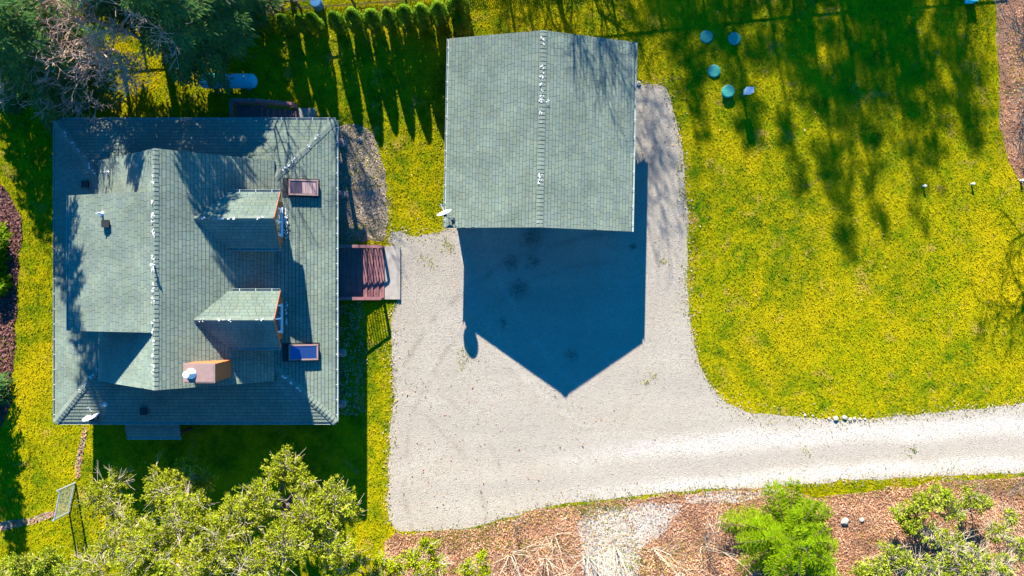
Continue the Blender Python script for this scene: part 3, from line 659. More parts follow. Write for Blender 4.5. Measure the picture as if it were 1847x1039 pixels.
def railing(root, a, b, h0, h1, nb, posts=(True, True)):
    "sloped railing between two foot points, flat top board, balusters"
    a, b = Vector(a), Vector(b); ta, tb = a + Vector((0, 0, h0)), b + Vector((0, 0, h1))
    r = MB().bar(ta, tb, .15, .045).build('rail', MT['stain'], root)
    lo = Vector((0, 0, .12)); MB().bar(a + lo, b + lo, .04, .08).build('lower_rail', MT['stain'], root)
    for i in range(nb):
        t = (i + .5) / nb; MB().bar(a.lerp(b, t) + lo, ta.lerp(tb, t), .035, .035, (1, 0, 0)).build('baluster', MT['stain'], root)
    for f, p, h in ((posts[0], a, h0), (posts[1], b, h1)):
        if f: MB().box(p + Vector((0, 0, h / 2 - .06)), (.1, .1, h + .1)).build('post', MT['stain'], root)
def entry_steps():
    x0, x1 = -8.52, gp(694, 490, .3).x; y0, y1 = gp(650, 446, .6).y, gp(650, 538, .6).y; zt, zb = .98, .34; n = 8
    root = empty('entry_steps', (x0, (y0 + y1) / 2, zb)); root_loc = root.location.copy()
    tag(root, 'red brown wooden entry steps with railings beside the driveway', 'steps')
    run = (x1 - x0) / n
    off = -root_loc
    for i in range(n):
        z = zt - (zt - zb) * (i + .35) / n; cx = x0 + run * (i + .5)
        tr = MB().box(Vector((cx - run * .235, (y0 + y1) / 2, z)) + off, (run * .44, y0 - y1 - .1, .04)).build('tread', MT['stain'], root)
        MB().box(Vector((cx + run * .235, (y0 + y1) / 2, z)) + off, (run * .44, y0 - y1 - .1, .04)).build('board', MT['stain'], tr)
        MB().box(Vector((cx - run * .47, (y0 + y1) / 2, z - .05)) + off, (.02, y0 - y1 - .12, .06)).build('riser', MT['trim'], tr)
    for y in (y0, y1):
        MB().bar(Vector((x0, y, zt - .12)) + off, Vector((x1 - .05, y, zb - .1)) + off, .05, .24).build('stringer', MT['stain'], root)
        railing(root, Vector((x0 + .1, y, zt - .1)) + off, Vector((x1 - .06, y, zb - .1)) + off, .98, .95, 15)
    p = [gp(694, 444, .3), gp(722, 444, .3), gp(722, 540, .3), gp(694, 540, .3)]; c = sum(p, Vector()) / 4; g = hz(c.x)
    pad = MB().box((c.x, c.y, g + .05), ((p[1] - p[0]).length, (p[0] - p[3]).length, .14)).build('concrete_pad', MT['concrete']); tag(pad, 'beige concrete pad at the foot of the entry steps', 'concrete pad')
entry_steps()
def back_deck():
    xa, xb, xc = -13.45, -12.28, -10.72; ya, yb_ = 9.0, 7.32; zt, zg = 1.2, .45
    root = empty('back_steps', (xa, ya, zg)); off = -root.location; tag(root, 'dark red back landing and steps with railing by the fuel tank', 'steps'); V = Vector
    nb = 11; wd = (xb - xa) / nb
    for i in range(nb): MB().box(V((xa + wd * (i + .5), (ya + yb_) / 2, zt)) + off, (wd - .012, ya - yb_ - .1, .04)).build('deck_board', MT['stain'], root)
    n = 6; run = (xc - xb) / n
    for i in range(n):
        z = zt - (zt - zg) * (i + 1) / (n + 1); tr = MB().box(V((xb + run * (i + .5), (ya + yb_) / 2, z)) + off, (run - .05, ya - yb_ - .25, .04)).build('tread', MT['stain'], root)
        MB().box(V((xb + run * i + .01, (ya + yb_) / 2, z + .05)) + off, (.025, ya - yb_ - .25, .1)).build('riser', MT['pinkcap'], tr)
    railing(root, V((xa, ya, zt)) + off, V((xb, ya, zt)) + off, .95, .95, 10); railing(root, V((xb, ya, zt)) + off, V((xc, ya, zg)) + off, .95, .9, 14, (False, True)); railing(root, V((xa, yb_ + .3, zt)) + off, V((xa, ya, zt)) + off, .95, .95, 12, (False, False))
    for x in (xa, xb): MB().box(V((x, ya, .7)) + off, (.12, .12, 1.1)).build('post', MT['stain'], root)
    MB().box(V(((xa + xb) / 2, (ya + yb_) / 2, zt - .12)) + off, (xb - xa - .1, ya - yb_ - .2, .16)).build('joist_frame', MT['trim'], root)
    pad = MB().box((-10.27, 8.35, hz(-10.27) + .04), (.85, 1.25, .14)).build('concrete_pad', MT['concrete']); tag(pad, 'pale concrete pad at the foot of the back steps', 'concrete pad')
back_deck()

# ------------------------------------------------------------------ the garage
GA = R(-1.15); GC = Vector((1.345, 7.27, 0))
def garage():
    root = empty('garage', GC, GA); tag(root, 'wide detached garage with plain green shingle gable roof', 'garage'); V = Vector
    hw, hl, ze, zr = 4.42, 4.5, 2.42, 3.92
    pr = [(-hw + .35, -.4), (hw - .35, -.4), (hw - .35, ze), (0, zr - .18), (-hw + .35, ze)]; n = 5; g = MB()
    g.add([(x, hl - .4, z) for x, z in pr] + [(x, -hl + .4, z) for x, z in pr], [tuple(range(n))[::-1], tuple(range(n, 2 * n))] + [(i, (i + 1) % n, (i + 1) % n + n, i + n) for i in range(n)])
    g.build('wall', MT['wall'], root)
    Lp = [V((-hw, hl, ze)), V((-hw, -hl, ze)), V((0, -hl, zr)), V((0, hl, zr))]; Rp = [V((hw, -hl, ze)), V((hw, hl, ze)), V((0, hl, zr)), V((0, -hl, zr))]
    deck = MB().slab(Lp, .13).slab(Rp, .13).build('roof', MT['deck'], root)
    R0 = Roofing(21); R0.plane(Lp, (0, 1, 0), prefer=1); R0.plane(Rp, (0, 1, 0)); R0.finish(deck)
    nl, nr = nz(*Lp[:3]), nz(*Rp[:3]); caps((0, -hl, zr), (0, hl, zr), nl, nr, .16, root)
    gutter((-hw, hl, ze - .02), (-hw, -hl, ze - .02), (-1, 0, 0), root, .8); gutter((hw, hl, ze - .02), (hw, -hl, ze - .02), (1, 0, 0), root, .8)
    sp = [((-.02, y, zr + .05), (0, 1, 0), (1, 0, 0), (0, 0, 1), L, .2) for y, L in ((4.1, .2), (3.9, .15), (2.75, .35), (2.45, .3), (2.1, .2), (1.65, .3), (1.3, .3), (.7, .2), (.35, .15), (-2.1, .3), (-2.4, .2), (-4.3, .15))] + [((.12, 1.28, zr + .03), (1, 0, 0), (0, 1, 0), nr, .5, .12)]
    powder(sp, root, 9)
    for x in (-2.0, 2.0):
        d = MB().box((x, -hl + .37, 1.02), (3.0, .08, 2.2)).build('garage_door', MT['white'], root)
        for k in range(4): MB().box((x, -hl + .325, .2 + .53 * k), (2.9, .03, .48)).build('panel', MT['white'], d)
        MB().box((x, -hl + .3, .55), (.14, .04, .05)).build('handle', MT['dark'], d)
    f = MB().box((0, hl - .37, 1.5), (1.3, .08, .9)).build('window', MT['white'], root); MB().box((0, hl - .345, 1.5), (1.16, .06, .76)).build('pane', MT['glass'], f)
    for s_ in (-1, 1):
        for yy in (-hl + .02, hl - .02): MB().bar((0, yy, zr - .1), (s_ * hw, yy, ze - .1), .035, .17).build('rake_board', MT['trim'], root)
garage()

def dish(label, at, face, r, foot, group=None):
    "satellite dish: reflector, feed arm with receiver head, mast and foot"
    root = empty('satellite_dish', foot); tag(root, label, 'satellite dish', group); V = Vector; c = V(at) - V(foot); f = V(face).normalized(); M = f.to_track_quat('Z', 'Y').to_matrix()
    prof = [(r * t, .22 * r * t * t) for t in (.02, .25, .5, .75, 1.)] + [(r * 1.0, .22 * r - .012)] + [(r * t, .22 * r * t * t - .016) for t in (.75, .5, .25, .02)]
    MB().lathe(c, prof, 30, M).build('reflector', MT['white'], root, True)
    dn = M @ V((0, -1, 0)); dn = dn if dn.z < 0 else -dn
    e = c + f * r * 1.25 + dn * r * .45
    MB().bar(c + dn * r * .9, e, .03, .03).build('feed_arm', MT['metal'], root); MB().box(e - f * .03, (.11, .07, .07), M=M).build('receiver', MT['metal'], root)
    b = c - f * .12; MB().bar(c - f * .01, b, .14, .14).build('bracket', MT['dark'], root)
    MB().tube([b, V((b.x * .9, b.y * .9, b.z - .22)), V((0, 0, 0))], .022, 8).build('mast', MT['metal'], root); MB().box((0, 0, .0), (.16, .16, .03)).build('foot_plate', MT['dark'], root)
    for s_ in (-1, 1): MB().tube([V((b.x * .6, b.y * .6, b.z * .6)), V((s_ * .14, -.32, .0))], .012, 6).build('strut', MT['dark'], root)
dish('white satellite dish clamped to the garage eave corner', gp(802, 386, 3.12), (-.35, .92, .33), .36, (gp(817, 396, 2.6).x, gp(817, 396, 2.6).y, 2.62))
dish('white satellite dish on the house eave corner', gp(165, 754, 3.2), (-.28, .92, .33), .39, (gp(175, 752, 2.95).x, gp(175, 752, 2.95).y, 2.93))

# ------------------------------------------------------------------ yard objects
def tank():
    c = Vector((-13.95, 10.17, hz(-13.95))); root = empty('propane_tank', c); tag(root, 'pale blue horizontal fuel tank lying under the fir trees', 'tank'); V = Vector; r, L = .36, 2.85
    M = Matrix.Rotation(R(90), 3, 'Y'); h = L / 2 - r * .75
    prof = [(.01, -h - r * .75)] + [(r * math.sin(t), -h - r * .75 * math.cos(t)) for t in (.3, .6, .9, 1.2, 1.57)] + [(r, h)] + [(r * math.sin(t), h + r * .75 * math.cos(t)) for t in (1.2, .9, .6, .3)] + [(.01, h + r * .75)]
    MB().lathe((0, 0, .62), prof, 32, M).build('shell', MT['tank'], root, True)
    d = MB().lathe((-.14, 0, .93), [(.17, 0), (.17, .12), (.14, .19), (.06, .22)], 22).build('dome', MT['tank'], root, True)
    for x in (-.95, .95): MB().lathe((x, 0, .96), [(.05, 0), (.05, .06), (.02, .07)], 12).build('fitting', MT['metal'], root)
    for x in (-.85, .85): MB().box((x, 0, .12), (.12, .62, .3)).build('cradle', MT['concrete'], root)
tank()
def septic():
    for (px, py), up, lb in (((1274, 66), .05, 'green round septic lid in grass, beside the other dark pair member, farther from garage corner'), ((1325, 69), .05, ''), ((1288, 128), .07, ''), ((1314, 164), .26, '')):
        c = gp(px, py, hz(10.) + up); root = empty('septic_lid', (c.x, c.y, hz(c.x)))
        MB().lathe((0, 0, -.05), [(.29, 0), (.29, up + .03), (.31, up + .035), (.31, up + .06), (.27, up + .075), (.02, up + .085)], 30).build('cover', MT['lid'], root)
        MB().lathe((0, 0, up - .05), [(.315, .02), (.33, .025), (.33, .045), (.315, .05)], 30).build('rim', MT['lid'], root)
        for k in range(4): t = k * math.pi / 2 + .4; MB().lathe((.24 * math.cos(t), .24 * math.sin(t), up + .03), [(.018, 0), (.018, .012), (.004, .014)], 8).build('bolt', MT['metal'], root)
        yield root
ls = list(septic())
for o, lb in zip(ls, ('flush green round lid of the pair, on the side toward the garage', 'flush green round lid of the pair, on the side away from the garage', 'flush green round lid alone on bare mossy ground between pair and riser', 'raised round green riser lid beside the white box')):
    tag(o, lb, 'septic lid', 'green septic lids in the lawn')
def post_box():
    c = gp(1340, 172); root = empty('utility_pedestal', c); tag(root, 'white electrical box on a post beside the green lids', 'utility box')
    MB().box((0, 0, .4), (.1, .1, .8)).build('post', MT['wood'], root); b = MB().box((.02, .0, .9), (.36, .22, .5)).build('cabinet', MT['white'], root)
    MB().box((.02, 0, 1.165), (.40, .28, .03)).build('lid', MT['white'], b); MB().box((.02, -.118, .9), (.3, .015, .42)).build('door', MT['white'], b)
post_box()
for (px, py), lb in (((1665, 336), 'short white capped pipe standing in the open lawn, partly shaded'), ((1752, 332), 'short white capped pipe in sunny lawn near the leaf bed'), ((1840, 326), 'short white capped pipe at the edge of the leaf bed')):
    c = gp(px, py); root = empty('cleanout_pipe', c); tag(root, lb, 'pipe', 'white pipes in the lawn')
    MB().lathe((0, 0, 0), [(.045, 0), (.045, .2)], 14).build('pipe', MT['white'], root); MB().lathe((0, 0, .19), [(.064, 0), (.064, .06), (.05, .075), (.01, .08)], 14).build('cap', MT['white'], root)
def rock(c, r, seed, label, group):
    bm = bmesh.new(); bmesh.ops.create_icosphere(bm, subdivisions=2, radius=r)
    for v in bm.verts: k = 1 + .35 * mnoise.noise(v.co * (1.4 / r) + Vector((seed * 5., 0, 0))); v.co *= k; v.co.z *= .6
    me = bpy.data.meshes.new('rock'); bm.to_mesh(me); bm.free(); o = link('rock', me, None, MT['rock']); o.location = c; o.rotation_euler = (0, 0, seed); tag(o, label, 'rock', group)
MT['rock'] = plain('white_rock', (.40, .37, .33), (.28, .25, .22), 4., .95, 0., .5, 12.)
for i, (px, py, r) in enumerate([(1452, 749, .10), (1466, 750, .08), (1495, 755, .12), (1507, 755, .19), (1523, 753, .17), (1533, 756, .14), (1541, 755, .12), (1551, 756, .11), (1560, 756, .09)]):
    r *= .75; c = gp(px, py); rock(c + Vector((0, 0, r * .25)), r, i, 'whitish stone, %s from the parking area in the row along the lawn edge' % ('first', 'second', 'third', 'fourth', 'fifth', 'sixth', 'seventh', 'eighth', 'ninth')[i], 'stones along the drive edge')
for i, (px, py, r, lb) in enumerate([(1523, 940, .2, 'larger white rock lying in leaves beside the bright green cedar'), (1554, 937, .13, 'smaller white rock lying in leaves between cedar and leafy shrub'), (1152, 151, .12, 'small white stone at the garage back corner of the gravel'), (650, 252, .13, 'pale stone lying on bare soil beside the house corner')]):
    c = gp(px, py); rock(c + Vector((0, 0, r * .3)), r, i + 20, lb, None)
def gate():
    a, b = gp(136, 871), gp(125, 924); root = empty('mesh_gate', (a + b) / 2); off = -root.location; V = Vector; h = 1.35
    tag(root, 'grey tubular wire mesh gate standing in the lawn below the house', 'gate')
    for p, e in ((a, .25), (b, .1)): MB().tube([p + off - V((0, 0, .1)), p + off + V((0, 0, h + e))], .045, 10).build('post', MT['metal'], root)
    fr = MB()
    for p, q in ((a + V((0, 0, .08)), b + V((0, 0, .08))), (a + V((0, 0, h)), b + V((0, 0, h))), (a + V((0, 0, .08)), a + V((0, 0, h))), (b + V((0, 0, .08)), b + V((0, 0, h)))):
        p2, q2 = p.lerp(q, 0), q; fr.tube([p2 + off + (b - a) * .0, q2 + off], .03, 8)
    fr.build('frame', MT['metal'], root)
    m = MB(); n = 16
    for i in range(1, n): t = i / n; m.tube([a.lerp(b, t) + off + V((0, 0, .08)), a.lerp(b, t) + off + V((0, 0, h))], .0045, 4, False)
    for i in range(1, 14): z = .08 + (h - .08) * i / 14; m.tube([a + off + V((0, 0, z)), b + off + V((0, 0, z))], .0045, 4, False)
    tag(m.build('wire_mesh', MT['metal'], root), kind='stuff')
gate()
def fence():
    pts = [gp(-150, 66), gp(250, 38), gp(640, 10), gp(1100, -24), gp(1420, -58), gp(1800, -84)]
    root = empty('back_fence', pts[0]); off = -root.location; V = Vector; tag(root, 'weathered wooden rail fence behind the arborvitae hedge', 'fence'); hgt = 1.2
    posts = []
    for p, q in zip(pts[:-1], pts[1:]):
        n = int((q - p).length / 2.25); posts += [p.lerp(q, i / n) for i in range(n)]
    posts.append(pts[-1]); me = None
    for p in posts:
        p.z = hz(p.x)
        if me is None: o = MB().box((0, 0, .58), (.1, .1, 1.36)).build('post', MT['wood'], root); me = o.data
        else: o = link('post', me, root)
        o.location = p + off
    for i, (p, q) in enumerate(zip(posts[:-1], posts[1:])):
        for z in (hgt,): MB().bar(p + off + V((0, 0, z)), q + off + V((0, 0, z)), .05, .06).build('rail', MT['wood'], root)
        lt = MB(); L = (q - p).length; k = int(L / .11)
        for j in range(k - 2):
            for s_ in (0, 1): lt.bar(p.lerp(q, (j + 2 * s_) / k) + off + V((0, .012 * (2 * s_ - 1), .04)), p.lerp(q, (j + 2 - 2 * s_) / k) + off + V((0, .012 * (2 * s_ - 1), .34)), .008, .022)
        lt.build('lattice', MT['wood'], root)
fence()
def bin_(px, py, label, r, h, mat):
    c = gp(px, py); root = empty('storage_bin', c); tag(root, label, 'bin')
    MB().lathe((0, 0, 0), [(r * .9, 0), (r, h * .3), (r, h * .7), (r * .92, h)], 20).build('body', MT[mat], root); MB().lathe((0, 0, h), [(r * .96, 0), (r * .96, .05), (r * .8, .06), (.02, .065)], 20).build('lid', MT[mat], root)
    for z in (.33, .66): MB().lathe((0, 0, h * z), [(r * 1.0, -.02), (r * 1.05, 0), (r * 1.0, .02)], 20).build('hoop', MT[mat], root)
bin_(575, 12, 'blue plastic barrel behind the rail fence by the hedge', .27, .7, 'blue')
c = gp(1747, -2); root = empty('storage_box', c); tag(root, 'pale blue storage box at the lawn edge near the leaf bed', 'box')
MB().box((0, 0, .22), (.42, .5, .44)).build('body', MT['tank'], root); MB().box((0, 0, .46), (.46, .54, .05)).build('lid', MT['tank'], root)

# ------------------------------------------------------------------ vegetation
def rot_about_z(d, a):
    c, s = np.cos(a), np.sin(a); return np.stack([d[..., 0] * c - d[..., 1] * s, d[..., 0] * s + d[..., 1] * c, d[..., 2]], -1)
def conifer_meshes(h, r, seed, cb=.12, droop=.45, dens=1., kl=.27, rise=.12, gap=0., step=.11, kw=.36):
    g = np.random.default_rng(seed); tb = MB(); out = []
    tb.tube([(0, 0, -.2), (.03, 0, h * .35), (0, .04, h * .7), (0, 0, h)], [h * .018 + .05, h * .013 + .03, h * .007 + .02, .015], 8)
    nb = int((8.5 * h + 12) * dens); ph = g.uniform(0, 6.28)
    for i in range(nb):
        t = (i + g.random()) / nb; z = h * (cb + (1 - cb) * t ** 1.05); ph += 2.39996 + g.normal(0, .25)
        if gap and g.random() < gap: continue
        L = (r * (1 - t) ** .72 * g.uniform(.68, 1.15) + .14)
        if t < .12: L *= .75 + 2 * t
        d = np.array([math.cos(ph), math.sin(ph), 0.]); sv = np.linspace(0, 1, 5)
        dz = lambda s: L * (rise * s + .18 * t * s - droop * (1 - .7 * t) * s * s)
        tb.tube([(d[0] * L * s, d[1] * L * s, z + dz(s)) for s in (0, .35, .7, .97)], [.012 + .011 * L, .009 + .007 * L, .007 + .003 * L, .004], 3, False)
        ns = int(L * 8.5) + 4; ss = np.linspace(.12, 1, ns)
        for s in ss:
            b = d * (L * s); b = np.array([b[0], b[1], z + dz(s)]); l = .36 * L * (1.05 - s) ** .8 * g.uniform(.6, 1.2) + .14
            for sg in (-1, 1):
                tdir = rot_about_z(d, sg * g.uniform(.75, 1.15)); tdir = tdir + np.array([0, 0, -.28 * (1 - t) - g.uniform(0, .2)]); tdir /= np.linalg.norm(tdir)
                m = int(l / step) + 2; u = np.linspace(.05, 1., m)[:, None]; P = b + tdir * u * l
                P[:, 2] -= .25 * l * u[:, 0] ** 2
                sgn = np.where(np.arange(m) % 2 == 0, 1, -1) * .62
                D = rot_about_z(np.repeat(tdir[None], m, 0), sgn) + g.normal(0, .14, (m, 3)); D = nrm(D)
                Sd = nrm(np.cross(D, np.array([0, 0, 1.]) + g.normal(0, .35, (m, 3))))
                out.append(kites(P, D, Sd, kl * g.uniform(.7, 1.25, m), kl * kw * g.uniform(.8, 1.2, m)))
    return tb, np.concatenate(out)
def conifer(px, py, h, r, seed, label, cat='fir tree', name='fir_tree', group=None, leaf='fir', rz=0., **kw):
    base = gp(px, py); root = empty(name, base, rz); tb, V = conifer_meshes(h, r, seed, **kw)
    tb.build('trunk', MT['bark'], root); quads_mesh('crown', V, MT[leaf], root); tag(root, label, cat, group); return root

def branchy(mb, p, d, L, r, lev, g, ends, curl=.25, split=(3, 4), upb=.12, minr=.004, sub=.62, sides=(6, 5, 4, 3, 3)):
    "recursive limb: polyline tube plus child limbs"
    n = 4; pts = [Vector(p)]; d = Vector(d).normalized(); rad = [r]
    for i in range(n):
        d = (d + Vector((g.normal(0, curl), g.normal(0, curl), g.normal(0, curl * .7) + upb)) * .5).normalized(); pts.append(pts[-1] + d * (L / n)); rad.append(max(minr, r * (1 - .62 * (i + 1) / n)))
    mb.tube(pts, rad, sides[min(len(sides) - 1, max(0, 4 - lev))], False)
    if lev <= 0: ends.append((pts[-1], d)); return
    k = int(g.integers(split[0], split[1] + 1)) + (2 if lev > 1 else 1)
    for j in range(k):
        t = g.uniform(.3, 1.) if j else 1.; i = min(n - 1, int(t * n)); q = pts[i].lerp(pts[i + 1], t * n - i) if t < 1 else pts[-1]
        a = d.orthogonal().normalized(); a.rotate(Matrix.Rotation(g.uniform(0, 6.28), 3, d)); nd = (d * g.uniform(.45, .9) + a * g.uniform(.5, 1.)).normalized()
        branchy(mb, q, nd, L * sub * g.uniform(.75, 1.2), max(minr, r * .5), lev - 1, g, ends, curl, split, upb, minr, sub, sides)
def bare_tree(px, py, h, seed, label, lev=4, r=None, lean=(0, 0, 1), mat='pinktwig', name='bare_tree', cat='bare tree', group=None, split=(3, 4), first=.42, minr=.011, sub=.62, curl=.25):
    base = gp(px, py); root = empty(name, base); g = np.random.default_rng(seed); mb = MB(); ends = []
    branchy(mb, (0, 0, -.2), lean, h * first, r or h * .016, lev, g, ends, curl, split, .12, minr, sub); mb.build('trunk', MT['bark' if mat == 'bark' else mat], root); tag(root, label, cat, group); return root
def bare_shrub(px, py, h, n, seed, label, spread=.35, mat='twig', name='bare_shrub', group=None, lev=1, lean=(0, 0), rad=.014):
    base = gp(px, py); root = empty(name, base); g = np.random.default_rng(seed); ends = []
    for i in range(n):
        a = g.uniform(0, 6.28); s = spread * g.uniform(.2, 1.); mb = MB(); d = (math.cos(a) * s + lean[0], math.sin(a) * s + lean[1], 1)
        branchy(mb, (math.cos(a) * .08, math.sin(a) * .08, -.05), d, h * g.uniform(.55, 1.), rad * g.uniform(.7, 1.2), lev, g, ends, .10, (2, 3), .05, .006, .5, (4, 4, 4, 4, 3)); mb.build('stem', MT[mat], root)
    tag(root, label, 'shrub', group); return root

def leafy(base, lobes, seed, label, leaf='olive', name='evergreen_tree', cat='tree', group=None, trunk_r=.16, per=100, n_leaf=20, ll=(.07, .16), wf=.46, twigs=.08, twigmat='twig', flat=.8):
    "trunk, limbs to leaf masses given as (photo x, photo y, height, radius), branchlets and leaf rosettes, plus bare pale twigs"
    b0 = gp(*base); root = empty(name, b0); g = np.random.default_rng(seed); tr = MB(); tw = MB(); out = []; off = -Vector(root.location)
    top = max(l[2] for l in lobes); cx = sum((gp(l[0], l[1], l[2]).x for l in lobes)) / len(lobes); cy = sum((gp(l[0], l[1], l[2]).y for l in lobes)) / len(lobes)
    tip = Vector((b0.x * .55 + cx * .45, b0.y * .55 + cy * .45, top * .8)); mid = b0.lerp(tip, .5) + Vector((.15, -.1, 0))
    tr.tube([b0 + off - Vector((0, 0, .2)), mid + off, tip + off], [trunk_r, trunk_r * .7, trunk_r * .3], 9)
    for px, py, z, r in lobes:
        r = r * .9; c = gp(px, py, z); a = b0.lerp(mid, .8) if z < top * .6 else mid.lerp(tip, .4); a = a + Vector((0, 0, 0)); kn = a.lerp(c, .5) + Vector((g.normal(0, .2), g.normal(0, .2), .15 * (c - a).length - .1))
        tr.tube([a + off, kn + off, c + off], [trunk_r * .45, trunk_r * .3, trunk_r * .14], 6)
        n = int(per * r * r) + 12
        D = nrm(g.normal(0, 1, (n, 3)) + np.array([0, 0, .35])); rr = r * g.uniform(.35, 1., n) ** .6 * (1 + .28 * np.sin(D[:, 0] * 5 + seed) * np.cos(D[:, 1] * 4))
        E = np.array(c) + D * rr[:, None] * np.array([1, 1, flat])
        for i in range(n):
            e = Vector(E[i]); m = c.lerp(e, .55) + Vector(g.normal(0, .08 * r, 3)); q = c.lerp(e, .08)
            bare = g.random() < twigs
            if bare:
                e = c + (e - c) * g.uniform(1.0, 1.22); (tw).tube([q + off, m + off, e + off], [.016, .011, .004], 3, False)
                for _ in range(5):
                    s0 = m.lerp(e, g.uniform(.1, .95)); dd = (e - m).normalized() + Vector(g.normal(0, .6, 3)); tw.tube([s0 + off, s0 + dd * g.uniform(.15, .42) + off], [.007, .0035], 3, False)
                continue
            if i % 2 == 0: tw.tube([q + off, m + off, e + off], [.014, .009, .005], 3, False)
            ax = nrm(np.array(e - c)[None])[0]
            for cl, k in ((np.array(e), n_leaf), (np.array(c.lerp(e, .78)) + g.normal(0, .12, 3), n_leaf // 2)):
                Dk = nrm(g.normal(0, 1, (k, 3)) + ax * .9 + np.array([0, 0, .35])); P = cl + g.normal(0, .055, (k, 3)) ; Sd = nrm(np.cross(Dk, g.normal(0, 1, (k, 3)))); l = g.uniform(ll[0], ll[1], k)
                out.append(kites(P, Dk, Sd, l, l * wf))
    tr.build('trunk', MT['bark'], root); tw.build('twigs', MT[twigmat], root)
    V = np.concatenate(out) - np.array(root.location); quads_mesh('crown', V, MT[leaf], root); tag(root, label, cat, group); return root

# arborvitae hedge -------------------------------------------------
def thuja_mesh(h, r, seed, n):
    g = np.random.default_rng(seed); t = g.random(n) ** .9; a = g.uniform(0, 6.28, n)
    def rad(t): return r * np.clip((np.minimum(1., .72 + .9 * t)) * (1 - np.clip((t - .35) / .65, 0, 1) ** 2.2) ** .7, .02, None)
    lump = 1 + .09 * np.sin(a * 3 + t * 9 + seed) + .06 * np.sin(a * 7 - t * 15)
    rr = rad(t) * lump * g.uniform(.86, 1.06, n); P = np.stack([np.cos(a) * rr, np.sin(a) * rr, t * h + .03], 1)
    D = nrm(np.stack([np.cos(a), np.sin(a), 1.1 + 1.2 * t], 1) + g.normal(0, .35, (n, 3))); Sd = nrm(np.cross(D, np.stack([np.cos(a), np.sin(a), 0 * a], 1) + g.normal(0, .6, (n, 3))))
    V = kites(P, D, Sd, g.uniform(.08, .14, n), g.uniform(.04, .07, n))
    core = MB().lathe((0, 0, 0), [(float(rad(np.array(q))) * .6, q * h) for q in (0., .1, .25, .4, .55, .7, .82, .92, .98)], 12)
    return V, core
ORD = ('first', 'second', 'third', 'fourth', 'fifth', 'sixth', 'seventh', 'eighth', 'ninth', 'tenth')
def thujas():
    protos = []
    for k in range(3):
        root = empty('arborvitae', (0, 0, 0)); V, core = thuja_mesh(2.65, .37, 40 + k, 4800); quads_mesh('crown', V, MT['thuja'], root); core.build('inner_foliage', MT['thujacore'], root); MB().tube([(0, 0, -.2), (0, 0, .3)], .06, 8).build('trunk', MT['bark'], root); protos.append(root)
    spots = [(455, 55, .60), (487, 55, .72), (525, 55, .84), (556, 55, .80), (577, 54, .83), (617, 54, .95), (650, 53, 1.03), (681, 51, .97), (710, 49, 1.), (738, 47, 1.03), (767, 45, 1.), (797, 41, 1.02), (829, 22, .82), (831, 45, .60), (836, 61, .62)]
    used = [False] * 3; rr = random.Random(3)
    for i, (px, py, s) in enumerate(spots):
        k = i % 3; o = protos[k] if not used[k] else copy_tree(protos[k]); used[k] = True; o.location = gp(px, py); sc = s * rr.uniform(.96, 1.04); wx = 1.55 if i >= 12 else rr.uniform(.9, 1.1); o.scale = (sc * wx, sc * wx, sc); o.rotation_euler = (0, 0, rr.uniform(0, 6.28))
        lb = 'tall dense columnar arborvitae, %s from the garage in the hedge row' % ORD[max(0, min(9, 11 - i))]; gr = 'arborvitae hedge row'
        if i < 2: lb = ('smallest arborvitae at the hedge end under pink bare twigs', 'low arborvitae second from the hedge end by the firs')[i]; gr = 'low arborvitae under twigs'
        if i >= 12: lb = ('taller rounded arborvitae behind the garage corner, next to the fence', 'short rounded arborvitae in the middle of three behind the garage corner', 'short rounded arborvitae touching the garage corner')[i - 12]; gr = 'arborvitae behind the garage corner'
        tag(o, lb, 'arborvitae', gr)
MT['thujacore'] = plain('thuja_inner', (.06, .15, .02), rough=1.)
thujas()

# dark firs behind the house --------------------------------------
FG = 'dark firs behind the house'
conifer(398, 78, 10.2, 2.9, 1, 'tall dark fir with drooping sprays reaching over the blue tank', group=FG, droop=.6, cb=.25, gap=.12)
conifer(445, 5, 6.5, 2.2, 2, 'smaller dark fir between the blue tank and the hedge end', group=FG, droop=.6, cb=.2)
conifer(285, 20, 10., 2.2, 3, 'dark fir half covered by pink bare twigs', group=FG, droop=.5, cb=.3)
conifer(140, 128, 12., 3.0, 4, 'broad dark fir standing beside the house corner', group=FG, droop=.65)
conifer(28, 112, 4.2, 2.3, 5, 'dark fir at the edge of the side lawn', group=FG, droop=.6)
conifer(112, 30, 9.5, 1.9, 6, 'fir standing behind the broad fir', group=FG)
bare_tree(298, 88, 9.4, 7, 'bare deciduous tree with pinkish twigs over the dark firs', lev=5, lean=(-.02, -.12, 1), minr=.012, split=(2, 3), r=.13)
bare_tree(212, 98, 9.0, 17, 'bare pink twigged tree leaning over the broad fir', lev=5, lean=(.05, -.1, 1), minr=.012, split=(2, 3), r=.13)
bare_tree(468, 8, 5.2, 8, 'bare pinkish tree spreading over the small arborvitae', lev=4, lean=(-.05, -.1, 1), minr=.012)
bare_tree(528, -8, 10.5, 9, 'slim bare tree with dark trunk by the rail fence', lev=4, mat='greytwig', lean=(0, .03, 1), minr=.012)
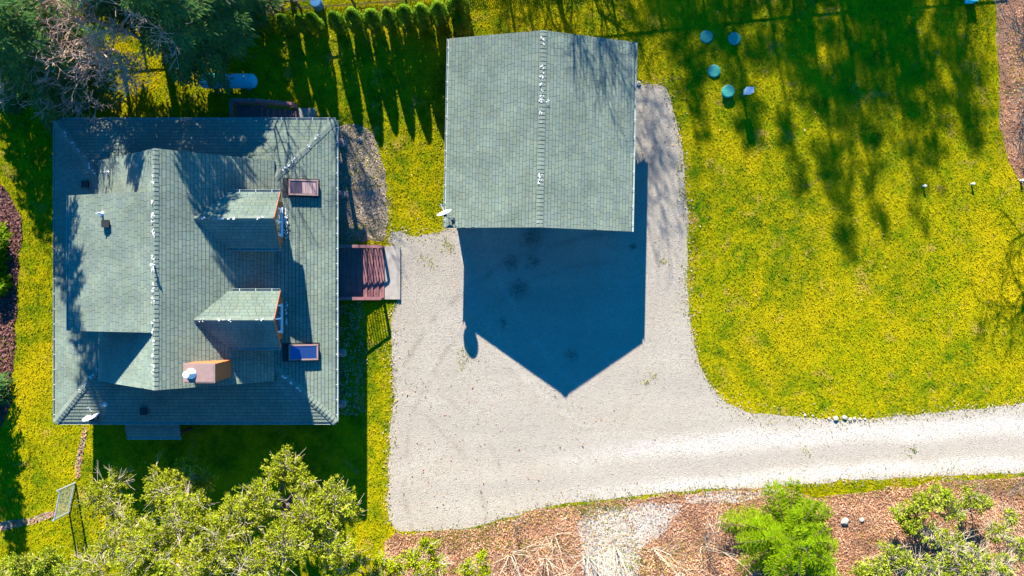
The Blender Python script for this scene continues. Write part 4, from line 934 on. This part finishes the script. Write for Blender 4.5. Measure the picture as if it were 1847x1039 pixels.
# trees beyond the frame whose shadows fall into it
OG = 'tall firs beyond the back fence'
for i, (px, py, h, r, cb) in enumerate([(1130, -560, 11., 2.3, .42), (1225, -520, 11., 2.6, .35), (1305, -470, 11.2, 2.5, .36), (1365, -520, 13.6, 2.3, .36), (1435, -480, 12.4, 2.7, .34), (1500, -540, 13.2, 2.3, .4), (1560, -470, 11.4, 2.5, .38), (1625, -520, 11.0, 2.2, .4)]):
    if i in (0, 2, 5): bare_tree(px + 25, py - 200, h + 4.5, 160 + i, ('tall bare tree beyond the fence nearest the garage side', '', 'bare tree between the shading firs', '', '', 'tall bare tree among the firs far beyond the fence')[i], lev=4, mat='greytwig', minr=.02, split=(3, 4))
    conifer(px - 44, py - 250, h + 3.4, r, 60 + i, 'tall fir beyond the back fence shading the large lawn', group=OG, cb=(cb * h + 3.4) / (h + 3.4), dens=.62, kl=.24, gap=.50)
bare_tree(925, -330, 11.8, 44, 'tall bare tree beyond the fence behind the garage', lev=5, lean=(.03, .0, 1), mat='greytwig', minr=.014, curl=.13, split=(2, 3))
bare_tree(1010, -200, 8., 32, 'slim bare tree beyond the fence behind the garage ridge', lev=3, mat='greytwig', minr=.008)
bare_tree(1878, 150, 12., 33, 'bare grey tree beyond the tan leaf bed', lev=4, lean=(-.25, .05, 1), mat='greytwig', minr=.013)
bare_tree(-60, 560, 7., 34, 'bare tree beyond the red leaf strip', lev=3, mat='greytwig', minr=.01)
conifer(-75, 640, 4.6, 1.5, 35, 'young fir beyond the red leaf strip', cb=.2, dens=.6, gap=.4)
conifer(-20, 700, 4.2, 1.2, 36, 'narrow young fir at the end of the red leaf strip', cb=.1)
for i, (px, py, h, r, lb) in enumerate([(-4, 432, 1.6, .75, 'small yellow green fir sapling in the red leaf strip'), (-8, 470, 1.2, .55, 'second small fir sapling lower in the red leaf strip'), (4, 512, .8, .4, 'tiny fir seedling in the red leaf strip')]):
    conifer(px, py, h, r, 70 + i, lb, leaf='brightfir', name='fir_sapling', cat='sapling', cb=.05, droop=.15)

# light green trees in the lower corner -----------------------------
leafy((520, 900), [(515, 842, 3.4, 1.05), (545, 872, 3.6, .8), (600, 905, 3.8, 1.25), (628, 925, 3.2, .8), (560, 935, 4.4, 1.3), (470, 905, 4.6, 1.15), (430, 935, 5.0, 1.35), (510, 985, 5.4, 1.5), (600, 985, 4.2, 1.2)], 5, 'yellow green broadleaf evergreen reaching up from the lower lawn beside the driveway')
leafy((330, 925), [(335, 862, 4.0, .85), (300, 890, 4.4, 1.05), (285, 862, 3.6, .6), (345, 905, 4.8, 1.0), (370, 870, 3.8, .6), (330, 950, 5.4, 1.35), (400, 985, 5.8, 1.5), (450, 1030, 6.0, 1.5), (280, 985, 5.6, 1.3), (340, 1025, 6.4, 1.4)], 6, 'pale twigged evergreen tree in the middle of the lower lawn', twigs=.16)
leafy((225, 935), [(190, 880, 3.0, .75), (215, 868, 3.1, .55), (175, 905, 3.4, .7), (215, 920, 3.8, .8), (240, 955, 4.6, .9), (200, 990, 5.0, .9), (250, 1010, 5.4, 1.1), (170, 1015, 4.8, .8)], 7, 'thin pale evergreen tree growing over the mesh gate', twigs=.25)
leafy((55, 1012), [(40, 1022, 1.2, .8), (85, 1012, 1.3, .85), (120, 1030, 1.4, .8), (10, 1035, 1.2, .8)], 8, 'low rounded yellow green bush at the lawn end below the gate', leaf='shrub', name='bush', cat='bush', twigs=.02, trunk_r=.06, per=120)
MT['brightshrub'] = m_islands('bright_shrub_leaves', [(.16, .24, .003), (.26, .32, .003), (.36, .37, .006), (.22, .28, .003)], .75, .25, .3, 1.2)
leafy((745, 1010), [(772, 983, 1.5, .5), (745, 1008, 1.7, .55), (790, 1015, 1.5, .5), (715, 1020, 1.8, .55), (760, 1035, 1.9, .6), (690, 1010, 1.5, .45)], 9, 'yellow green bush at the driveway corner in leaf litter', leaf='brightshrub', name='bush', cat='bush', twigs=.25, trunk_r=.05, per=130)
leafy((650, 1030), [(650, 1010, 1.4, .5), (620, 1025, 1.5, .6), (675, 1038, 1.4, .5)], 10, 'yellow green bush with pale twigs between evergreen and driveway corner', leaf='brightshrub', name='bush', cat='bush', twigs=.4, trunk_r=.05, per=110)
leafy((860, 1030), [(868, 1005, 1.0, .28), (845, 1025, 1.2, .45), (870, 1035, 1.1, .4)], 11, 'small yellow green bush among the leaf litter and bare stems', leaf='brightshrub', name='bush', cat='bush', twigs=.2, trunk_r=.04, per=150)
conifer(1412, 955, 3.4, 3.4, 12, 'bright green feathery cedar beside the driveway bank', cat='cedar', name='cedar_tree', leaf='brightfir', cb=.03, droop=.1, rise=.30, dens=.85, kl=.21, step=.06, kw=.24)
# bushes on the leafy bank
SG = [((1660, 905), [(1655, 912, .7, .75), (1690, 895, .8, .7), (1640, 945, .7, .6), (1625, 925, .6, .5)], .05, 'dark green spreading bush at the top of the leafy bank'),
      ((1750, 915), [(1745, 900, .5, .6), (1770, 905, .5, .5), (1720, 925, .7, .7)], .3, 'green bush beside bare stems at the drive edge'),
      ((1610, 1000), [(1605, 1000, .9, .8), (1580, 1025, .9, .8), (1640, 1020, 1.1, .8), (1560, 1035, .8, .6)], .25, 'ragged green bush between cedar and pale twigs'),
      ((1720, 985), [(1715, 985, 1.3, .9), (1760, 1010, 1.5, .9), (1690, 1025, 1.4, .8), (1740, 1035, 1.6, .9), (1680, 960, .9, .6)], .5, 'pale twiggy bush with white branches on the bank'),
      ((1815, 960), [(1800, 960, 1.0, .7), (1820, 930, .6, .45), (1840, 990, 1.3, .8), (1800, 1025, 1.5, .9)], .5, 'half bare green bush at the end of the bank')]
for i, (b, lo, tws, lb) in enumerate(SG): leafy(b, lo, 80 + i, lb, leaf='shrub', name='bush', cat='bush', twigs=tws, trunk_r=.04, per=115, ll=(.08, .15))
# bare stems on the bank
BS = [(985, 1010, 2.2, 9, .5, (0, .15)), (1060, 1005, 2.6, 9, .4, (0, .2)), (1110, 985, 2.0, 7, .35, (0, .15)), (920, 1000, 2.0, 8, .5, (0, .1)), (1180, 990, 2.2, 7, .4, (.1, .15)), (1000, 965, 1.2, 5, .5, (0, .2)), (1270, 985, 1.8, 6, .45, (0, .3)), (1080, 1035, 2.6, 8, .4, (0, .3)), (1230, 1030, 1.9, 6, .5, (0, .2))]
BS.sort(); BO = ('first', 'second', 'third', 'fourth', 'fifth', 'sixth', 'seventh', 'eighth', 'ninth')
for i, (px, py, h, n, sp, ln) in enumerate(BS): bare_shrub(px, py, h * 1.75, n, 100 + i, 'bare pale shrub on the bank, %s counted from the driveway corner bush' % BO[i], sp * 1.3, 'twig', group='pale bare shrubs on the bank', lean=(ln[0], ln[1] * 1.2), rad=.014, lev=1)
for i, (px, py, h, n, lb) in enumerate([(1700, 868, 1.6, 3, 'thin dark bare sapling at the drive edge above the dark green bush'), (1735, 870, 1.8, 3, 'forked dark bare sapling at the drive edge beside the green bush'), (1800, 895, 1.9, 4, 'dark bare sapling with curved stems at the drive edge above the half bare bush'), (926, 950, 1.1, 2, 'single dark bare sapling leaning over the gravel edge'), (1268, 965, 2.2, 3, 'slim dark bare sapling beside the bright green cedar')]):
    bare_shrub(px, py, h, n, 130 + i, lb, .3, 'greytwig', name='bare_sapling', lean=(0, .55), rad=.016, lev=2)
for i, (px, py, h, n, lb, ln) in enumerate([(1858, 175, 1.7, 7, 'pale bare shrub reaching from the tan leaf bed over the lawn', (-.8, 0)), (1850, 225, 1.5, 6, 'pale bare shrub low in the tan leaf bed', (-.4, -.1)), (1850, 20, 1.6, 7, 'pale bare shrub in the shaded end of the leaf bed', (-.3, -.2))]):
    bare_shrub(px, py, h, n, 150 + i, lb, .5, 'twig', lean=ln, lev=2)
